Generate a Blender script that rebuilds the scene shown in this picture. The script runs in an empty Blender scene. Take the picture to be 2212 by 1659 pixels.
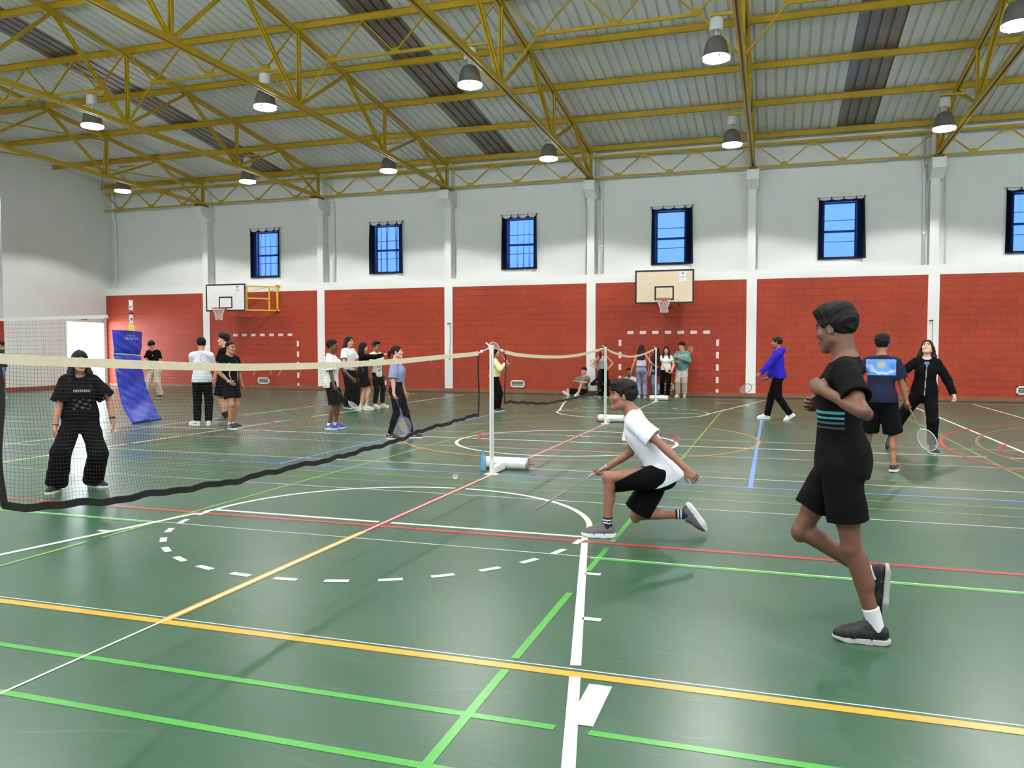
import bpy, bmesh, math, random
import numpy as np
from mathutils import Vector, Matrix

SC = bpy.context.scene
COL = SC.collection
PI = math.pi
random.seed(7)

# ------------------------------------------------------------------ camera
CAM_F, CAM_YAW, CAM_PITCH, CAM_H = 1734.48, 0.31447, 0.04345, 1.509
cam_data = bpy.data.cameras.new('camera')
cam_data.sensor_width = 36.0
cam_data.lens = CAM_F * 36.0 / 2212.0
cam_data.clip_end = 400
cam_data.clip_start = 0.05
cam = bpy.data.objects.new('camera', cam_data)
cam.location = (0, 0, CAM_H)
cam.rotation_euler = (PI / 2 - CAM_PITCH, 0, CAM_YAW)
COL.objects.link(cam)
SC.camera = cam

# ------------------------------------------------------------------ view, world and light levels
SC.view_settings.view_transform = 'Standard'
SC.view_settings.look = 'None'
SC.view_settings.gamma = 1.0
SC.view_settings.exposure = -0.14
SC.view_settings.use_curve_mapping = False
LAMP_WATTS = 740.0
LENS_GLOW = 14.0
SKY = 30.0
world = bpy.data.worlds.new('daylight')
SC.world = world
world.use_nodes = True
_bg = world.node_tree.nodes['Background']
_bg.inputs[0].default_value = (0.86, 0.93, 1.0, 1)
# sunlit ground glow added below the horizon to lift the ceiling, dimmer sky above
_n = world.node_tree.nodes; _l = world.node_tree.links
_tc = _n.new('ShaderNodeTexCoord'); _sp = _n.new('ShaderNodeSeparateXYZ'); _mr = _n.new('ShaderNodeMapRange')
_l.new(_tc.outputs['Generated'], _sp.inputs[0]); _l.new(_sp.outputs['Z'], _mr.inputs['Value'])
_mr.inputs['From Min'].default_value = -0.08; _mr.inputs['From Max'].default_value = 0.08
_mr.inputs['To Min'].default_value = SKY * 1.5; _mr.inputs['To Max'].default_value = SKY * 0.75
_l.new(_mr.outputs['Result'], _bg.inputs[1])
SC.cycles.max_bounces = 8
SC.cycles.diffuse_bounces = 5
SC.cycles.transparent_max_bounces = 24
SC.cycles.sample_clamp_indirect = 6.0

# hall dimensions (metres)
WALL_Y = 25.89            # front face of the back wall's columns and block panels
REC = 0.38                # how far the upper wall stands behind them
NEAR_Y = -0.9
LEFT_X, RIGHT_X = -25.68, 19.3
BAY, COL0 = 5.0407, -20.822
def col_x(i): return COL0 + BAY * i
XC = -3.2                 # centre line of the court in the middle
RIDGE_Y = 12.5
Z_DADO = 3.69

# ------------------------------------------------------------------ materials
MATS = {}
def srgb(r, g, b):
    def f(c):
        c = c / 255.0
        return c / 12.92 if c <= 0.04045 else ((c + 0.055) / 1.055) ** 2.4
    return (f(r), f(g), f(b), 1.0)
def mat(name, rgb, rough=0.6, metal=0.0, var=0.0, vscale=8.0, emit=0.0, spec=0.5, trans=0.0, bump=0.0, bscale=60.0, sss=0.0):
    if name in MATS: return MATS[name]
    m = bpy.data.materials.new(name)
    m.use_nodes = True
    nt = m.node_tree
    b = nt.nodes['Principled BSDF']
    c = srgb(*rgb)
    b.inputs['Base Color'].default_value = c
    b.inputs['Roughness'].default_value = rough
    b.inputs['Metallic'].default_value = metal
    b.inputs['Specular IOR Level'].default_value = spec
    if trans: b.inputs['Transmission Weight'].default_value = trans
    if sss:
        b.inputs['Subsurface Weight'].default_value = sss
        b.inputs['Subsurface Radius'].default_value = (0.6, 0.25, 0.12)
        b.inputs['Subsurface Scale'].default_value = 0.02
    if emit:
        b.inputs['Emission Color'].default_value = c
        b.inputs['Emission Strength'].default_value = emit
    tc = nt.nodes.new('ShaderNodeTexCoord')
    if var:
        n = nt.nodes.new('ShaderNodeTexNoise')
        n.inputs['Scale'].default_value = vscale
        n.inputs['Detail'].default_value = 5
        nt.links.new(tc.outputs['Object'], n.inputs['Vector'])
        r = nt.nodes.new('ShaderNodeValToRGB')
        r.color_ramp.elements[0].position = 0.3
        r.color_ramp.elements[1].position = 0.7
        r.color_ramp.elements[0].color = tuple(max(0, x * (1 - var)) for x in c[:3]) + (1,)
        r.color_ramp.elements[1].color = tuple(min(1, x * (1 + var)) for x in c[:3]) + (1,)
        nt.links.new(n.outputs['Fac'], r.inputs['Fac'])
        nt.links.new(r.outputs['Color'], b.inputs['Base Color'])
    if bump:
        n2 = nt.nodes.new('ShaderNodeTexNoise')
        n2.inputs['Scale'].default_value = bscale
        n2.inputs['Detail'].default_value = 3
        nt.links.new(tc.outputs['Object'], n2.inputs['Vector'])
        bp = nt.nodes.new('ShaderNodeBump')
        bp.inputs['Strength'].default_value = bump
        bp.inputs['Distance'].default_value = 0.01
        nt.links.new(n2.outputs['Fac'], bp.inputs['Height'])
        nt.links.new(bp.outputs['Normal'], b.inputs['Normal'])
    MATS[name] = m
    return m

def floor_material():
    m = bpy.data.materials.new('green_sports_floor')
    m.use_nodes = True
    nt = m.node_tree; N = nt.nodes; L = nt.links
    b = N['Principled BSDF']
    tc = N.new('ShaderNodeTexCoord')
    base = N.new('ShaderNodeTexNoise'); base.inputs['Scale'].default_value = 0.9; base.inputs['Detail'].default_value = 8; base.inputs['Roughness'].default_value = 0.6
    L.new(tc.outputs['Object'], base.inputs['Vector'])
    r = N.new('ShaderNodeValToRGB')
    r.color_ramp.elements[0].position = 0.2; r.color_ramp.elements[0].color = srgb(40, 78, 55)
    r.color_ramp.elements[1].position = 0.85; r.color_ramp.elements[1].color = srgb(56, 88, 67)
    L.new(base.outputs['Fac'], r.inputs['Fac'])
    fine = N.new('ShaderNodeTexNoise'); fine.inputs['Scale'].default_value = 190; fine.inputs['Detail'].default_value = 3
    L.new(tc.outputs['Object'], fine.inputs['Vector'])
    mx = N.new('ShaderNodeMixRGB'); mx.blend_type = 'OVERLAY'; mx.inputs['Fac'].default_value = 0.35
    L.new(r.outputs['Color'], mx.inputs['Color1']); L.new(fine.outputs['Fac'], mx.inputs['Color2'])
    # worn scuffs: stretched noise in three directions, bent by a slow drift
    dr = N.new('ShaderNodeTexNoise'); dr.inputs['Scale'].default_value = 0.55; dr.inputs['Detail'].default_value = 1
    L.new(tc.outputs['Object'], dr.inputs['Vector'])
    va = N.new('ShaderNodeVectorMath'); va.operation = 'MULTIPLY_ADD'; va.inputs[1].default_value = (1.6, 1.6, 0)
    L.new(dr.outputs['Color'], va.inputs[0]); L.new(tc.outputs['Object'], va.inputs[2])
    col = mx.outputs['Color']
    for ang, sc, thr in ((0.55, 0.9, 0.66), (1.35, 0.7, 0.66), (2.2, 1.1, 0.66), (0.1, 1.4, 0.67)):
        mp = N.new('ShaderNodeMapping')
        mp.inputs['Rotation'].default_value = (0, 0, ang)
        mp.inputs['Scale'].default_value = (0.9 * sc, 42 * sc, 1)
        L.new(va.outputs[0], mp.inputs['Vector'])
        n = N.new('ShaderNodeTexNoise'); n.inputs['Scale'].default_value = 1.6; n.inputs['Detail'].default_value = 2; n.inputs['Distortion'].default_value = 0.05
        L.new(mp.outputs['Vector'], n.inputs['Vector'])
        rr = N.new('ShaderNodeValToRGB')
        rr.color_ramp.elements[0].position = thr - 0.05; rr.color_ramp.elements[0].color = (0, 0, 0, 1)
        rr.color_ramp.elements[1].position = thr + 0.08; rr.color_ramp.elements[1].color = (0.09, 0.09, 0.09, 1)
        L.new(n.outputs['Fac'], rr.inputs['Fac'])
        mm = N.new('ShaderNodeMixRGB'); mm.inputs['Color2'].default_value = srgb(150, 165, 150)
        L.new(rr.outputs['Color'], mm.inputs['Fac']); L.new(col, mm.inputs['Color1'])
        col = mm.outputs['Color']
    L.new(col, b.inputs['Base Color'])
    b.inputs['Specular IOR Level'].default_value = 0.5
    rg = N.new('ShaderNodeMapRange')
    rg.inputs['From Min'].default_value = 0.3; rg.inputs['From Max'].default_value = 0.7
    rg.inputs['To Min'].default_value = 0.27; rg.inputs['To Max'].default_value = 0.36
    L.new(base.outputs['Fac'], rg.inputs['Value'])
    L.new(rg.outputs['Result'], b.inputs['Roughness'])
    bp = N.new('ShaderNodeBump'); bp.inputs['Strength'].default_value = 0.08; bp.inputs['Distance'].default_value = 0.004
    L.new(fine.outputs['Fac'], bp.inputs['Height']); L.new(bp.outputs['Normal'], b.inputs['Normal'])
    MATS['floor'] = m
    return m

def block_material(name, rgb):
    """painted block wall laid in running bond; x along the wall, z up"""
    m = bpy.data.materials.new(name)
    m.use_nodes = True
    nt = m.node_tree; N = nt.nodes; L = nt.links
    b = N['Principled BSDF']
    tc = N.new('ShaderNodeTexCoord'); sp = N.new('ShaderNodeSeparateXYZ'); cb = N.new('ShaderNodeCombineXYZ'); ad = N.new('ShaderNodeMath')
    L.new(tc.outputs['Object'], sp.inputs[0])
    ad.operation = 'ADD'
    L.new(sp.outputs['X'], ad.inputs[0]); L.new(sp.outputs['Y'], ad.inputs[1])
    L.new(ad.outputs[0], cb.inputs['X']); L.new(sp.outputs['Z'], cb.inputs['Y'])
    br = N.new('ShaderNodeTexBrick')
    br.inputs['Scale'].default_value = 1.0
    br.inputs['Brick Width'].default_value = 0.40
    br.inputs['Row Height'].default_value = 0.2085
    br.inputs['Mortar Size'].default_value = 0.0055
    br.inputs['Mortar Smooth'].default_value = 0.3
    c = srgb(*rgb)
    br.inputs['Color1'].default_value = tuple(x * 1.05 for x in c[:3]) + (1,)
    br.inputs['Color2'].default_value = tuple(x * 0.95 for x in c[:3]) + (1,)
    br.inputs['Mortar'].default_value = tuple(x * 0.74 for x in c[:3]) + (1,)
    L.new(cb.outputs[0], br.inputs['Vector'])
    n = N.new('ShaderNodeTexNoise'); n.inputs['Scale'].default_value = 1.3; n.inputs['Detail'].default_value = 6
    L.new(tc.outputs['Object'], n.inputs['Vector'])
    mx = N.new('ShaderNodeMixRGB'); mx.blend_type = 'OVERLAY'; mx.inputs['Fac'].default_value = 0.18
    L.new(br.outputs['Color'], mx.inputs['Color1']); L.new(n.outputs['Fac'], mx.inputs['Color2'])
    L.new(mx.outputs['Color'], b.inputs['Base Color'])
    b.inputs['Roughness'].default_value = 0.55
    b.inputs['Specular IOR Level'].default_value = 0.3
    bp = N.new('ShaderNodeBump'); bp.invert = True; bp.inputs['Strength'].default_value = 0.7; bp.inputs['Distance'].default_value = 0.012
    L.new(br.outputs['Fac'], bp.inputs['Height']); L.new(bp.outputs['Normal'], b.inputs['Normal'])
    MATS[name] = m
    return m

def curtain_material():
    m = bpy.data.materials.new('thin_dark_blue_curtain')
    m.use_nodes = True
    nt = m.node_tree; N = nt.nodes; L = nt.links
    out = N['Material Output']; N.remove(N['Principled BSDF'])
    d = N.new('ShaderNodeBsdfDiffuse'); d.inputs['Color'].default_value = (0.010, 0.010, 0.022, 1)
    t = N.new('ShaderNodeBsdfTransparent'); t.inputs['Color'].default_value = (0.024, 0.050, 0.12, 1)
    tl = N.new('ShaderNodeBsdfTranslucent'); tl.inputs['Color'].default_value = (0.006, 0.012, 0.045, 1)
    mx = N.new('ShaderNodeMixShader'); mx.inputs[0].default_value = 0.5
    mx2 = N.new('ShaderNodeMixShader'); mx2.inputs[0].default_value = 0.6
    L.new(d.outputs[0], mx.inputs[1]); L.new(tl.outputs[0], mx.inputs[2])
    L.new(mx.outputs[0], mx2.inputs[1]); L.new(t.outputs[0], mx2.inputs[2])
    lw = N.new('ShaderNodeLayerWeight'); lw.inputs['Blend'].default_value = 0.5
    rp = N.new('ShaderNodeValToRGB')
    rp.color_ramp.elements[0].position = 0.16; rp.color_ramp.elements[0].color = (0.026, 0.054, 0.125, 1)
    rp.color_ramp.elements[1].position = 0.5; rp.color_ramp.elements[1].color = (0.005, 0.010, 0.035, 1)
    L.new(lw.outputs['Facing'], rp.inputs['Fac']); L.new(rp.outputs['Color'], t.inputs['Color'])
    L.new(mx2.outputs[0], out.inputs['Surface'])
    MATS['curtain'] = m
    return m

def clear_material(name, rgb, alpha):
    """thin clear plastic or glass: part see-through, part glossy tint"""
    m = bpy.data.materials.new(name)
    m.use_nodes = True
    nt = m.node_tree; N = nt.nodes; L = nt.links
    out = N['Material Output']; b = N['Principled BSDF']
    b.inputs['Base Color'].default_value = srgb(*rgb); b.inputs['Roughness'].default_value = 0.08
    t = N.new('ShaderNodeBsdfTransparent'); t.inputs['Color'].default_value = srgb(*[min(255, int(x * 0.5 + 128)) for x in rgb])
    mx = N.new('ShaderNodeMixShader'); mx.inputs[0].default_value = alpha
    L.new(t.outputs[0], mx.inputs[1]); L.new(b.outputs[0], mx.inputs[2]); L.new(mx.outputs[0], out.inputs['Surface'])
    MATS[name] = m
    return m

M_FLOOR = floor_material()
M_RED = block_material('red_painted_blocks', (160, 60, 36))
M_CURTAIN = curtain_material()
M_WHITE = mat('white_wall_paint', (226, 228, 226), 0.7, var=0.02, vscale=1.5, spec=0.2)
M_BEAM = mat('white_beam_paint', (232, 233, 231), 0.6, spec=0.3)
M_GREY = mat('grey_wall_paint', (150, 152, 155), 0.7)
M_SKIRT = mat('brown_wood_skirting', (140, 82, 56), 0.5, var=0.15, vscale=5)
M_DARKGAP = mat('dark_gap_strip', (60, 66, 58), 0.6)
M_YEL = mat('yellow_steel_paint', (176, 145, 18), 0.38, var=0.08, vscale=3)
M_SHEET = mat('white_roof_sheet', (222, 223, 224), 0.42, var=0.04, vscale=0.7)
M_SKYL = mat('dirty_grey_brown_rooflight', (112, 104, 100), 0.35, var=0.25, vscale=1.2)
M_LWHITE = mat('line_white', (218, 218, 210), 0.32)
M_LYEL = mat('line_yellow', (200, 154, 48), 0.32, var=0.06, vscale=30)
M_LGRN = mat('line_green', (72, 158, 64), 0.32, var=0.06, vscale=30)
M_LGRN2 = mat('line_faded_green', (112, 160, 62), 0.32, var=0.2, vscale=3)
M_LRED = mat('line_red', (166, 52, 52), 0.32, var=0.06, vscale=30)
M_LBLUE = mat('line_blue', (88, 140, 220), 0.32)
M_LORG = mat('line_orange', (176, 128, 52), 0.35)
M_LBRN = mat('line_brown', (122, 108, 80), 0.35)
M_BLACK = mat('black_plastic', (16, 16, 17), 0.5)
M_LAMPG = mat('grey_lamp_reflector', (120, 116, 112), 0.32, metal=0.5)
M_LAMPW = mat('white_lamp_box', (205, 205, 200), 0.5)
M_LENS = mat('lit_lamp_lens', (255, 253, 247), 0.4, emit=LENS_GLOW)
M_PIPE = mat('white_pipe', (226, 228, 228), 0.45)
M_POSTW = mat('white_post_enamel', (222, 222, 218), 0.35)

# ------------------------------------------------------------------ mesh and object helpers
class MB:
    def __init__(s):
        s.v = []; s.f = []; s.mi = []; s.cur = 0
    def quad(s, a, b, c, d):
        n = len(s.v); s.v += [tuple(a), tuple(b), tuple(c), tuple(d)]; s.f.append((n, n + 1, n + 2, n + 3)); s.mi.append(s.cur)
    def box(s, x0, y0, z0, x1, y1, z1):
        n = len(s.v)
        s.v += [(x0, y0, z0), (x1, y0, z0), (x1, y1, z0), (x0, y1, z0), (x0, y0, z1), (x1, y0, z1), (x1, y1, z1), (x0, y1, z1)]
        for q in ((0, 3, 2, 1), (4, 5, 6, 7), (0, 1, 5, 4), (1, 2, 6, 5), (2, 3, 7, 6), (3, 0, 4, 7)):
            s.f.append(tuple(n + i for i in q)); s.mi.append(s.cur)
    def bar(s, a, b, w, h, up=(0, 0, 1), off=(0, 0)):
        """rectangular bar from a to b; w sideways, h along up"""
        a = Vector(a); b = Vector(b); d = (b - a).normalized(); u = Vector(up)
        if abs(d.dot(u)) > 0.98: u = Vector((0, 1, 0))
        r = d.cross(u).normalized(); u = r.cross(d).normalized()
        o = r * off[0] + u * off[1]
        n = len(s.v)
        for p in (a, b):
            for sx, sz in ((-1, -1), (1, -1), (1, 1), (-1, 1)):
                s.v.append(tuple(p + o + r * (sx * w / 2) + u * (sz * h / 2)))
        for q in ((0, 3, 2, 1), (4, 5, 6, 7), (0, 1, 5, 4), (1, 2, 6, 5), (2, 3, 7, 6), (3, 0, 4, 7)):
            s.f.append(tuple(n + i for i in q)); s.mi.append(s.cur)
    def tube(s, pts, r, n=8, caps=True, closed=False):
        pts = [Vector(p) for p in pts]; k = len(pts); base = len(s.v)
        rr = r if isinstance(r, (list, tuple)) else [r] * k
        ref = None
        for i, p in enumerate(pts):
            if closed: d = pts[(i + 1) % k] - pts[i - 1]
            else: d = pts[min(i + 1, k - 1)] - pts[max(i - 1, 0)]
            d.normalize()
            if ref is None:
                ref = Vector((0, 0, 1)) if abs(d.z) < 0.9 else Vector((1, 0, 0))
            x = d.cross(ref).normalized(); y = x.cross(d).normalized(); ref = y
            for j in range(n):
                t = 2 * PI * j / n
                s.v.append(tuple(p + (x * math.cos(t) + y * math.sin(t)) * rr[i]))
        m = k if closed else k - 1
        for i in range(m):
            i2 = (i + 1) % k
            for j in range(n):
                j2 = (j + 1) % n
                s.f.append((base + i * n + j, base + i2 * n + j, base + i2 * n + j2, base + i * n + j2)); s.mi.append(s.cur)
        if caps and not closed:
            s.f.append(tuple(base + j for j in range(n))); s.mi.append(s.cur)
            s.f.append(tuple(base + (k - 1) * n + j for j in reversed(range(n)))); s.mi.append(s.cur)
    def lathe(s, prof, n=24, c=(0, 0, 0)):
        """profile of (r, z) about a vertical axis"""
        base = len(s.v); k = len(prof)
        for r, z in prof:
            for j in range(n):
                t = 2 * PI * j / n
                s.v.append((c[0] + r * math.cos(t), c[1] + r * math.sin(t), c[2] + z))
        for i in range(k - 1):
            for j in range(n):
                j2 = (j + 1) % n
                s.f.append((base + i * n + j, base + i * n + j2, base + (i + 1) * n + j2, base + (i + 1) * n + j)); s.mi.append(s.cur)
        for i, flip in ((0, True), (k - 1, False)):
            if prof[i][0] > 1e-5:
                q = [base + i * n + j for j in range(n)]
                s.f.append(tuple(reversed(q)) if flip else tuple(q)); s.mi.append(s.cur)
    def grid(s, P, flip=False):
        """P[i][j] points"""
        base = len(s.v); a = len(P); b = len(P[0])
        for row in P: s.v += [tuple(p) for p in row]
        for i in range(a - 1):
            for j in range(b - 1):
                q = (base + i * b + j, base + (i + 1) * b + j, base + (i + 1) * b + j + 1, base + i * b + j + 1)
                s.f.append(tuple(reversed(q)) if flip else q); s.mi.append(s.cur)
    def poly(s, pts, flip=False):
        n = len(s.v); s.v += [tuple(p) for p in pts]
        q = tuple(range(n, n + len(pts))); s.f.append(tuple(reversed(q)) if flip else q); s.mi.append(s.cur)
    def prism(s, pts, d):
        """closed polygon extruded by the vector d"""
        k = len(pts); n = len(s.v)
        s.v += [tuple(p) for p in pts] + [tuple(Vector(p) + Vector(d)) for p in pts]
        s.f.append(tuple(range(n + k - 1, n - 1, -1))); s.f.append(tuple(range(n + k, n + 2 * k))); s.mi += [s.cur, s.cur]
        for i in range(k):
            j = (i + 1) % k
            s.f.append((n + i, n + j, n + k + j, n + k + i)); s.mi.append(s.cur)

def thing(name, label, cat, loc=(0, 0, 0), rotz=0.0, group=None):
    o = bpy.data.objects.new(name, None)
    o.empty_display_size = 0.1
    COL.objects.link(o)
    o.location = loc; o.rotation_euler = (0, 0, rotz)
    o['label'] = label; o['category'] = cat
    if group: o['group'] = group
    return o
def tag(o, label, cat, group=None, kind=None):
    o['label'] = label; o['category'] = cat
    if group: o['group'] = group
    if kind: o['kind'] = kind
    return o
def obj(name, mb, m, parent=None, smooth=False, local=False, bevel=0.0, label=None):
    """one mesh object. Vertices are in world space unless local; under a parent they are moved into its frame."""
    me = bpy.data.meshes.new(name)
    v = mb.v
    if parent is not None and not local:
        par = parent
        chain = []
        while par is not None: chain.append(par); par = par.parent
        mw = Matrix()
        for q in reversed(chain): mw = mw @ (Matrix.Translation(q.location) @ q.rotation_euler.to_matrix().to_4x4())
        inv = mw.inverted()
        v = [tuple(inv @ Vector(p)) for p in v]
    me.from_pydata(v, [], mb.f)
    ms = m if isinstance(m, (list, tuple)) else [m]
    for q in ms: me.materials.append(q)
    if len(ms) > 1: me.polygons.foreach_set('material_index', mb.mi)
    if smooth: me.polygons.foreach_set('use_smooth', [True] * len(me.polygons))
    me.update()
    o = bpy.data.objects.new(name, me)
    COL.objects.link(o)
    if parent is not None: o.parent = parent
    if bevel:
        md = o.modifiers.new('bevel', 'BEVEL'); md.width = bevel; md.segments = 2; md.limit_method = 'ANGLE'
    if label: o['label'] = label
    return o
def struct(name, mb, m, label, cat, parent=None, **kw):
    o = obj(name, mb, m, parent, **kw)
    o['kind'] = 'structure'
    if parent is None: o['label'] = label; o['category'] = cat
    return o
KIDS = {}
def dup(root, loc, label, rotz=None, group=None):
    """a copy of a thing with copies of its parts and their sub-parts"""
    r = root.copy(); COL.objects.link(r); r.location = loc
    if rotz is not None: r.rotation_euler = (0, 0, rotz)
    r['label'] = label
    if group: r['group'] = group
    for ch in list(root.children):
        c = ch.copy(); COL.objects.link(c); c.parent = r
        for g in list(ch.children):
            d = g.copy(); COL.objects.link(d); d.parent = c
    return r
def text(name, s, size, m, parent, M):
    """lettering as a mesh"""
    cu = bpy.data.curves.new(name, 'FONT')
    cu.body = s; cu.size = size; cu.align_x = 'CENTER'; cu.align_y = 'CENTER'; cu.extrude = 0.001
    cu.materials.append(m)
    tmp = bpy.data.objects.new('tmp_text', cu); COL.objects.link(tmp)
    me = bpy.data.meshes.new_from_object(tmp.evaluated_get(bpy.context.evaluated_depsgraph_get()))
    bpy.data.objects.remove(tmp); bpy.data.curves.remove(cu)
    o = bpy.data.objects.new(name, me); COL.objects.link(o)
    o.parent = parent; o.matrix_local = M
    return o

# ------------------------------------------------------------------ floor and its court markings
mb = MB(); mb.quad((LEFT_X - 0.4, NEAR_Y, 0), (RIGHT_X, NEAR_Y, 0), (RIGHT_X, WALL_Y, 0), (LEFT_X - 0.4, WALL_Y, 0))
FLOOR = struct('floor', mb, M_FLOOR, 'scuffed green sports hall floor with coloured court lines', 'floor')
MARKN = [0]
def mark(name, m, build, z):
    MARKN[0] += 1
    mb = MB(); mb.z = z + MARKN[0] * 0.00003; build(mb)
    o = obj(name, mb, m, FLOOR); o['kind'] = 'structure'
    return o
def strip(mb, x0, y0, x1, y1, w):
    d = Vector((x1 - x0, y1 - y0, 0)); n = Vector((-d.y, d.x, 0)).normalized() * (w / 2)
    a = Vector((x0, y0, mb.z)); b = Vector((x1, y1, mb.z))
    mb.quad(a - n, b - n, b + n, a + n)
def arc(mb, cx, cy, r, a0, a1, w, n=64):
    P = []
    for i in range(n + 1):
        t = math.radians(a0 + (a1 - a0) * i / n); c, s = math.cos(t), math.sin(t)
        P.append([(cx + (r - w / 2) * c, cy + (r - w / 2) * s, mb.z), (cx + (r + w / 2) * c, cy + (r + w / 2) * s, mb.z)])
    mb.grid(P, flip=True)
def dashed(mb, cx, cy, r, a0, a1, w, n, duty=0.5):
    for i in range(n):
        s = (a1 - a0) / n
        arc(mb, cx, cy, r, a0 + s * (i + 0.5 - duty / 2), a0 + s * (i + 0.5 + duty / 2), w, 5)
XW0, XW1 = LEFT_X + 0.5, RIGHT_X - 0.5
def par(name, m, y, w, segs, z=0.0012):
    def b(mb):
        for a, c in segs: strip(mb, a, y, c, y, w)
    mark(name, m, b, z)
def perp(name, m, x, w, segs, z=0.0012):
    def b(mb):
        for a, c in segs: strip(mb, x, a, x, c, w)
    mark(name, m, b, z)
ALL = ((XW0, XW1),)
par('yellow_line', M_LYEL, 3.575, 0.06, ALL, 0.0016)
par('white_hairline', M_LWHITE, 3.635, 0.009, ALL)
par('green_line', M_LGRN, 3.04, 0.042, ((XW0, -0.81), (-0.67, XW1)))
par('green_line', M_LGRN, 2.608, 0.042, ALL)
par('red_line', M_LRED, 6.11, 0.062, ALL, 0.0016)
par('green_line', M_LGRN, 5.63, 0.042, ((XW0, -5.05), (-1.24, XW1)))
par('white_hairline', M_LWHITE, 5.66, 0.013, ALL, 0.0018)
par('free_throw_line', M_LWHITE, 6.26, 0.05, ((-4.98, -3.26), (-3.14, -1.43)))
par('blue_line', M_LBLUE, 9.07, 0.036, ALL, 0.0014)
par('green_line', M_LGRN2, 8.65, 0.026, ALL)
par('green_line', M_LGRN2, 8.22, 0.026, ALL)
par('white_thin_line', M_LWHITE, 9.66, 0.026, ALL)
par('green_line', M_LGRN2, 10.08, 0.02, ALL)
par('white_hairline', M_LWHITE, 7.7, 0.016, ALL)
par('white_hairline', M_LWHITE, 11.58, 0.022, ALL)
par('white_hairline', M_LWHITE, 13.6, 0.022, ALL)
par('halfway_line', M_LWHITE, 12.66, 0.055, ((XW0, -9.85), (-9.7, -3.26), (-3.14, 2.85), (3.1, 3.45), (3.55, XW1)))
par('far_base_line', M_LWHITE, 24.84, 0.05, ALL)
par('orange_line', M_LORG, 23.4, 0.05, ALL)
perp('centre_hairline', M_LWHITE, XC, 0.016, ((NEAR_Y + 0.1, 25.7),), 0.0022)
perp('centre_yellow_line', M_LYEL, XC, 0.06, ((3.6, 5.87), (20.0, 24.8)), 0.0018)
perp('centre_red_line', M_LRED, XC, 0.06, ((5.87, 20.0),), 0.0018)
perp('green_line', M_LGRN, -1.18, 0.042, ((NEAR_Y + 0.2, 3.53), (3.67, 4.78), (5.29, 5.96), (6.16, 7.6)))
perp('green_line', M_LGRN2, -1.18, 0.032, ((7.6, 21.0),))
perp('green_line', M_LGRN2, -5.1, 0.034, ((NEAR_Y + 0.2, 4.9), (5.05, 14.0)))
perp('blue_line', M_LBLUE, -0.22, 0.05, ((9.07, 17.9),), 0.0017)
perp('blue_line', M_LBLUE, -6.17, 0.05, ((9.07, 17.9),), 0.0017)
perp('green_line', M_LGRN2, 2.8, 0.03, ((9.6, 21.5),))
perp('green_line', M_LGRN2, -9.2, 0.03, ((9.6, 21.5),))
perp('white_side_line', M_LWHITE, 3.5, 0.055, ((1.0, 12.6), (12.72, 15.75), (16.0, 24.8)))
perp('white_side_line', M_LWHITE, 5.21, 0.05, ((1.0, 24.8),))
perp('white_side_line', M_LWHITE, -9.77, 0.055, ((5.0, 12.6), (12.72, 14.8), (15.4, 24.9)))
perp('white_side_line', M_LWHITE, -11.52, 0.05, ((5.0, 24.9),))
def lanes(mb):
    for s in (-1, 1):
        for yb, yf in ((0.46, 6.26), (24.86, 19.06)):
            a = (XC + s * 3.0, yb); b = (XC + s * 1.78, yf)
            if yb < 1:
                def P(y): t = (y - yb) / (yf - yb); return (a[0] + (b[0] - a[0]) * t, y)
                strip(mb, *P(0.46), *P(3.545), 0.052)
                if True:
                    strip(mb, *P(3.675), *P(6.07), 0.052)
                    strip(mb, *P(6.15), *P(6.285), 0.052)
                for y in (4.345, 5.235):
                    p = P(y); strip(mb, p[0] + s * 0.02, y, p[0] + s * 0.125, y, 0.05)
                p = P(3.29); 
                x0, x1 = p[0] + s * 0.026, p[0] + s * 0.13
                zz = mb.z; mb.z = zz + 0.0003; strip(mb, x0, 3.29, x1, 3.29, 0.40); mb.z = zz
            else:
                strip(mb, *a, *b, 0.052)
                for y in (20.9, 21.8, 22.4):
                    t = (y - yb) / (yf - yb); x = a[0] + (b[0] - a[0]) * t
                    strip(mb, x + s * 0.02, y, x + s * 0.125, y, 0.05 if y < 22 else 0.3)
mark('key_line', M_LWHITE, lanes, 0.0014)
def ftc(mb):
    arc(mb, XC, 6.26, 1.775, 0, 88, 0.052); arc(mb, XC, 6.26, 1.775, 92, 180, 0.052)
    dashed(mb, XC, 6.26, 1.775, -180, 0, 0.052, 16, 0.46)
mark('free_throw_circle', M_LWHITE, ftc, 0.0014)
def ftc2(mb):
    arc(mb, XC, 19.06, 1.775, 180, 268, 0.052); arc(mb, XC, 19.06, 1.775, 272, 360, 0.052)
    dashed(mb, XC, 19.06, 1.775, 0, 180, 0.052, 16, 0.46)
    strip(mb, XC - 1.78, 19.06, XC + 1.78, 19.06, 0.05)
    for s in (-1, 1):   # corner of the far goal area
        arc(mb, XC + s * 1.9, 22.0, 1.05, 70 if s > 0 else 110, 100 if s > 0 else 80, 0.05, 8)
mark('far_free_throw_circle', M_LWHITE, ftc2, 0.0014)
mark('centre_circle', M_LWHITE, lambda mb: arc(mb, XC, 12.66, 1.775, 0, 360, 0.055, 96), 0.0014)
mark('red_centre_circle', M_LRED, lambda mb: arc(mb, XC, 13.5, 1.72, 0, 360, 0.055, 96), 0.0016)
mark('orange_circle', M_LORG, lambda mb: arc(mb, XC, 13.5, 3.0, 0, 360, 0.05, 120), 0.0015)
mark('centre_spot', M_LWHITE, lambda mb: (strip(mb, XC - 0.2, 13.52, XC - 0.05, 13.52, 0.07), strip(mb, XC + 0.05, 13.52, XC + 0.2, 13.52, 0.07)), 0.0015)
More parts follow.
